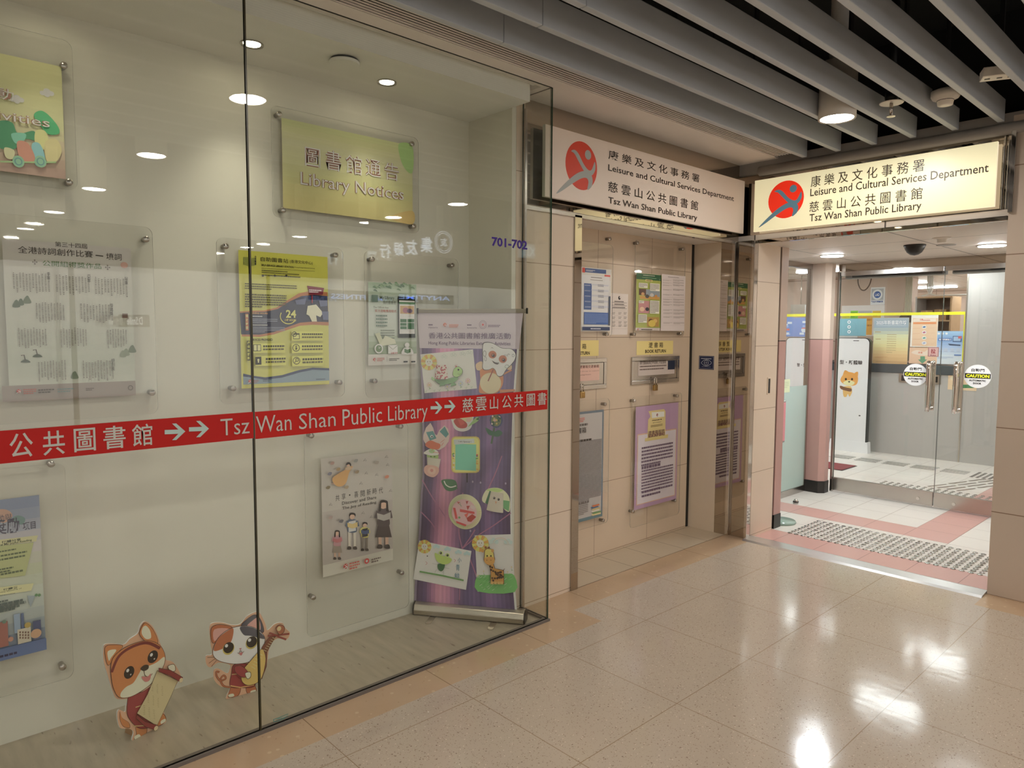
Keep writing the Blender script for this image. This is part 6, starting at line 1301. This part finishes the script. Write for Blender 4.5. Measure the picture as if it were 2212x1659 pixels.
t = thing('hanging_cable', 'dark loop of cable hanging below the door header', 'cable', (7.15, 2.72, 2.13))
P_ = [(7.15, 2.79, 2.14), (7.15, 2.785, 2.03), (7.15, 2.755, 1.965), (7.15, 2.715, 1.96), (7.15, 2.675, 2.02), (7.15, 2.655, 2.14)]; MB().tube(smooth(P_, 6, False), .006).build('cable_loop', plain('brown_cable', (84, 60, 44), .5), t)
t = thing('door_mat', 'dark red mat on the library floor behind the lobby column', 'mat', (8.2, 3.5, 0)); MB().box((8.05, 3.23, .0005), (8.45, 3.9, .008)).build('pile', plain('red_mat', (132, 60, 62), .95), t); MB().box((8.04, 3.22, .0005), (8.46, 3.91, .004)).build('edging', M['skirt'], t)
t = thing('exit_sign', 'white hanging exit board with a green script panel seen through the lobby side glass', 'sign', (9.9, 4.62, 1.9))
MB().box((9.9, 4.50, 1.80), (9.93, 4.78, 1.945)).tube([(9.915, 4.64, 1.94), (9.915, 4.64, 2.36)], .006).build('board', M['alu'], t); MB().box((9.896, 4.51, 1.81), (9.901, 4.57, 1.935)).build('panel', M['kiosk_white'], t)

# ================================================================ LIT SHOP SIGNS ACROSS THE CORRIDOR (seen mirrored in the glass)
def mirrored(px, py, y):
    """point on the far side of the corridor, at depth y, that the glass mirrors to picture point (px, py)."""
    q = wallY(2*2.57-y).px(px, py); return q
def shop_sign(name, label, y, boxes, tint):
    pl = Pl((0, y), (-1, 0)); a = Art(pl, (0, 0, 1), 1.0)
    for tx, (x0, y0), (x1, y1), cc in boxes:
        p, q = mirrored(x0, y0, y), mirrored(x1, y1, y); u0, u1 = -max(p[0], q[0]), -min(p[0], q[0]); v0, v1 = min(p[1], q[1]), max(p[1], q[1])
        if tx is None: a.rectm(u0, v0, u1, v1, cc)
        elif tx == 'O':
            c = ((u0+u1)/2, (v0+v1)/2); r_ = (v1-v0)/2
            for k in (1.0, .82): L_ = [np.array((c[0]+r_*k*math.cos(w*math.pi/20), c[1]+r_*k*math.sin(w*math.pi/20))) for w in range(41)]; a.line(L_, r_*.06, cc, px=False)
            g, f = glyphs('友', .02); lo, hi = g.min(0), g.max(0); a._add([tuple(x) for x in (g-lo)/(hi-lo)*r_*.8+np.array(c)-r_*.4], f, cc)
        else:
            g, f = glyphs(tx, .02); lo, hi = g.min(0), g.max(0); a._add([tuple(x) for x in (g-lo)/(hi-lo)*np.array((u1-u0, v1-v0))+np.array((u0, v0))], f, cc)
    us = [v for v in a.v]; mn, mx = np.min(us, 0), np.max(us, 0)
    bd = MB().box((mn[0]-.1, y-.06, mn[2]-.03), (mx[0]+.1, y-.005, mx[2]+.03))
    if y < -5: bd.box((mn[0]-.05, -7, mn[2]), (mx[0]+.05, y-.06, mx[2]))
    else:
        for x in (mn[0], mx[0]): bd.box((x-.01, y-.04, mx[2]+.06), (x+.01, y-.02, 3.4))
    o = a.build(name, None, M['neon'], (bd, tint)); return tag(o, label, 'shop sign', 'lit shop signs mirrored in the glass')
dk = plain('dark_sign_board', (40, 36, 38), .6); pk = plain('dusky_sign_board', (150, 104, 104), .6)
WH = (200, 212, 226)
shop_sign('bank_sign', 'lit bank sign with four characters and a round emblem, mirrored in the glass', -1.1, [('集', (908, 510), (934, 547), WH), ('友', (876, 516), (902, 552), WH), ('銀', (850, 522), (872, 554), WH), ('行', (820, 526), (844, 558), WH), ('O', (942, 498), (974, 548), WH)], pk)
shop_sign('gym_sign', 'blue-white lit gym sign mirrored across the yellow and green posters', -6.2, [('ANYTIME', (862, 636), (972, 650), (150, 180, 240)), ('FITNESS', (715, 634), (790, 648), (150, 180, 240))], dk)
shop_sign('clinic_sign', 'pale lit shop sign mirrored at the edge of the poetry poster', -6.4, [('D:Smile', (274, 684), (308, 702), (200, 200, 196))], pk)
shop_sign('exit_board', 'pale lit exit board mirrored in the glass beside the shop number', -1.25, [(None, (1118, 524), (1171, 561), (92, 112, 118)), ('EXIT', (1126, 531), (1166, 556), (150, 176, 184))], dk)
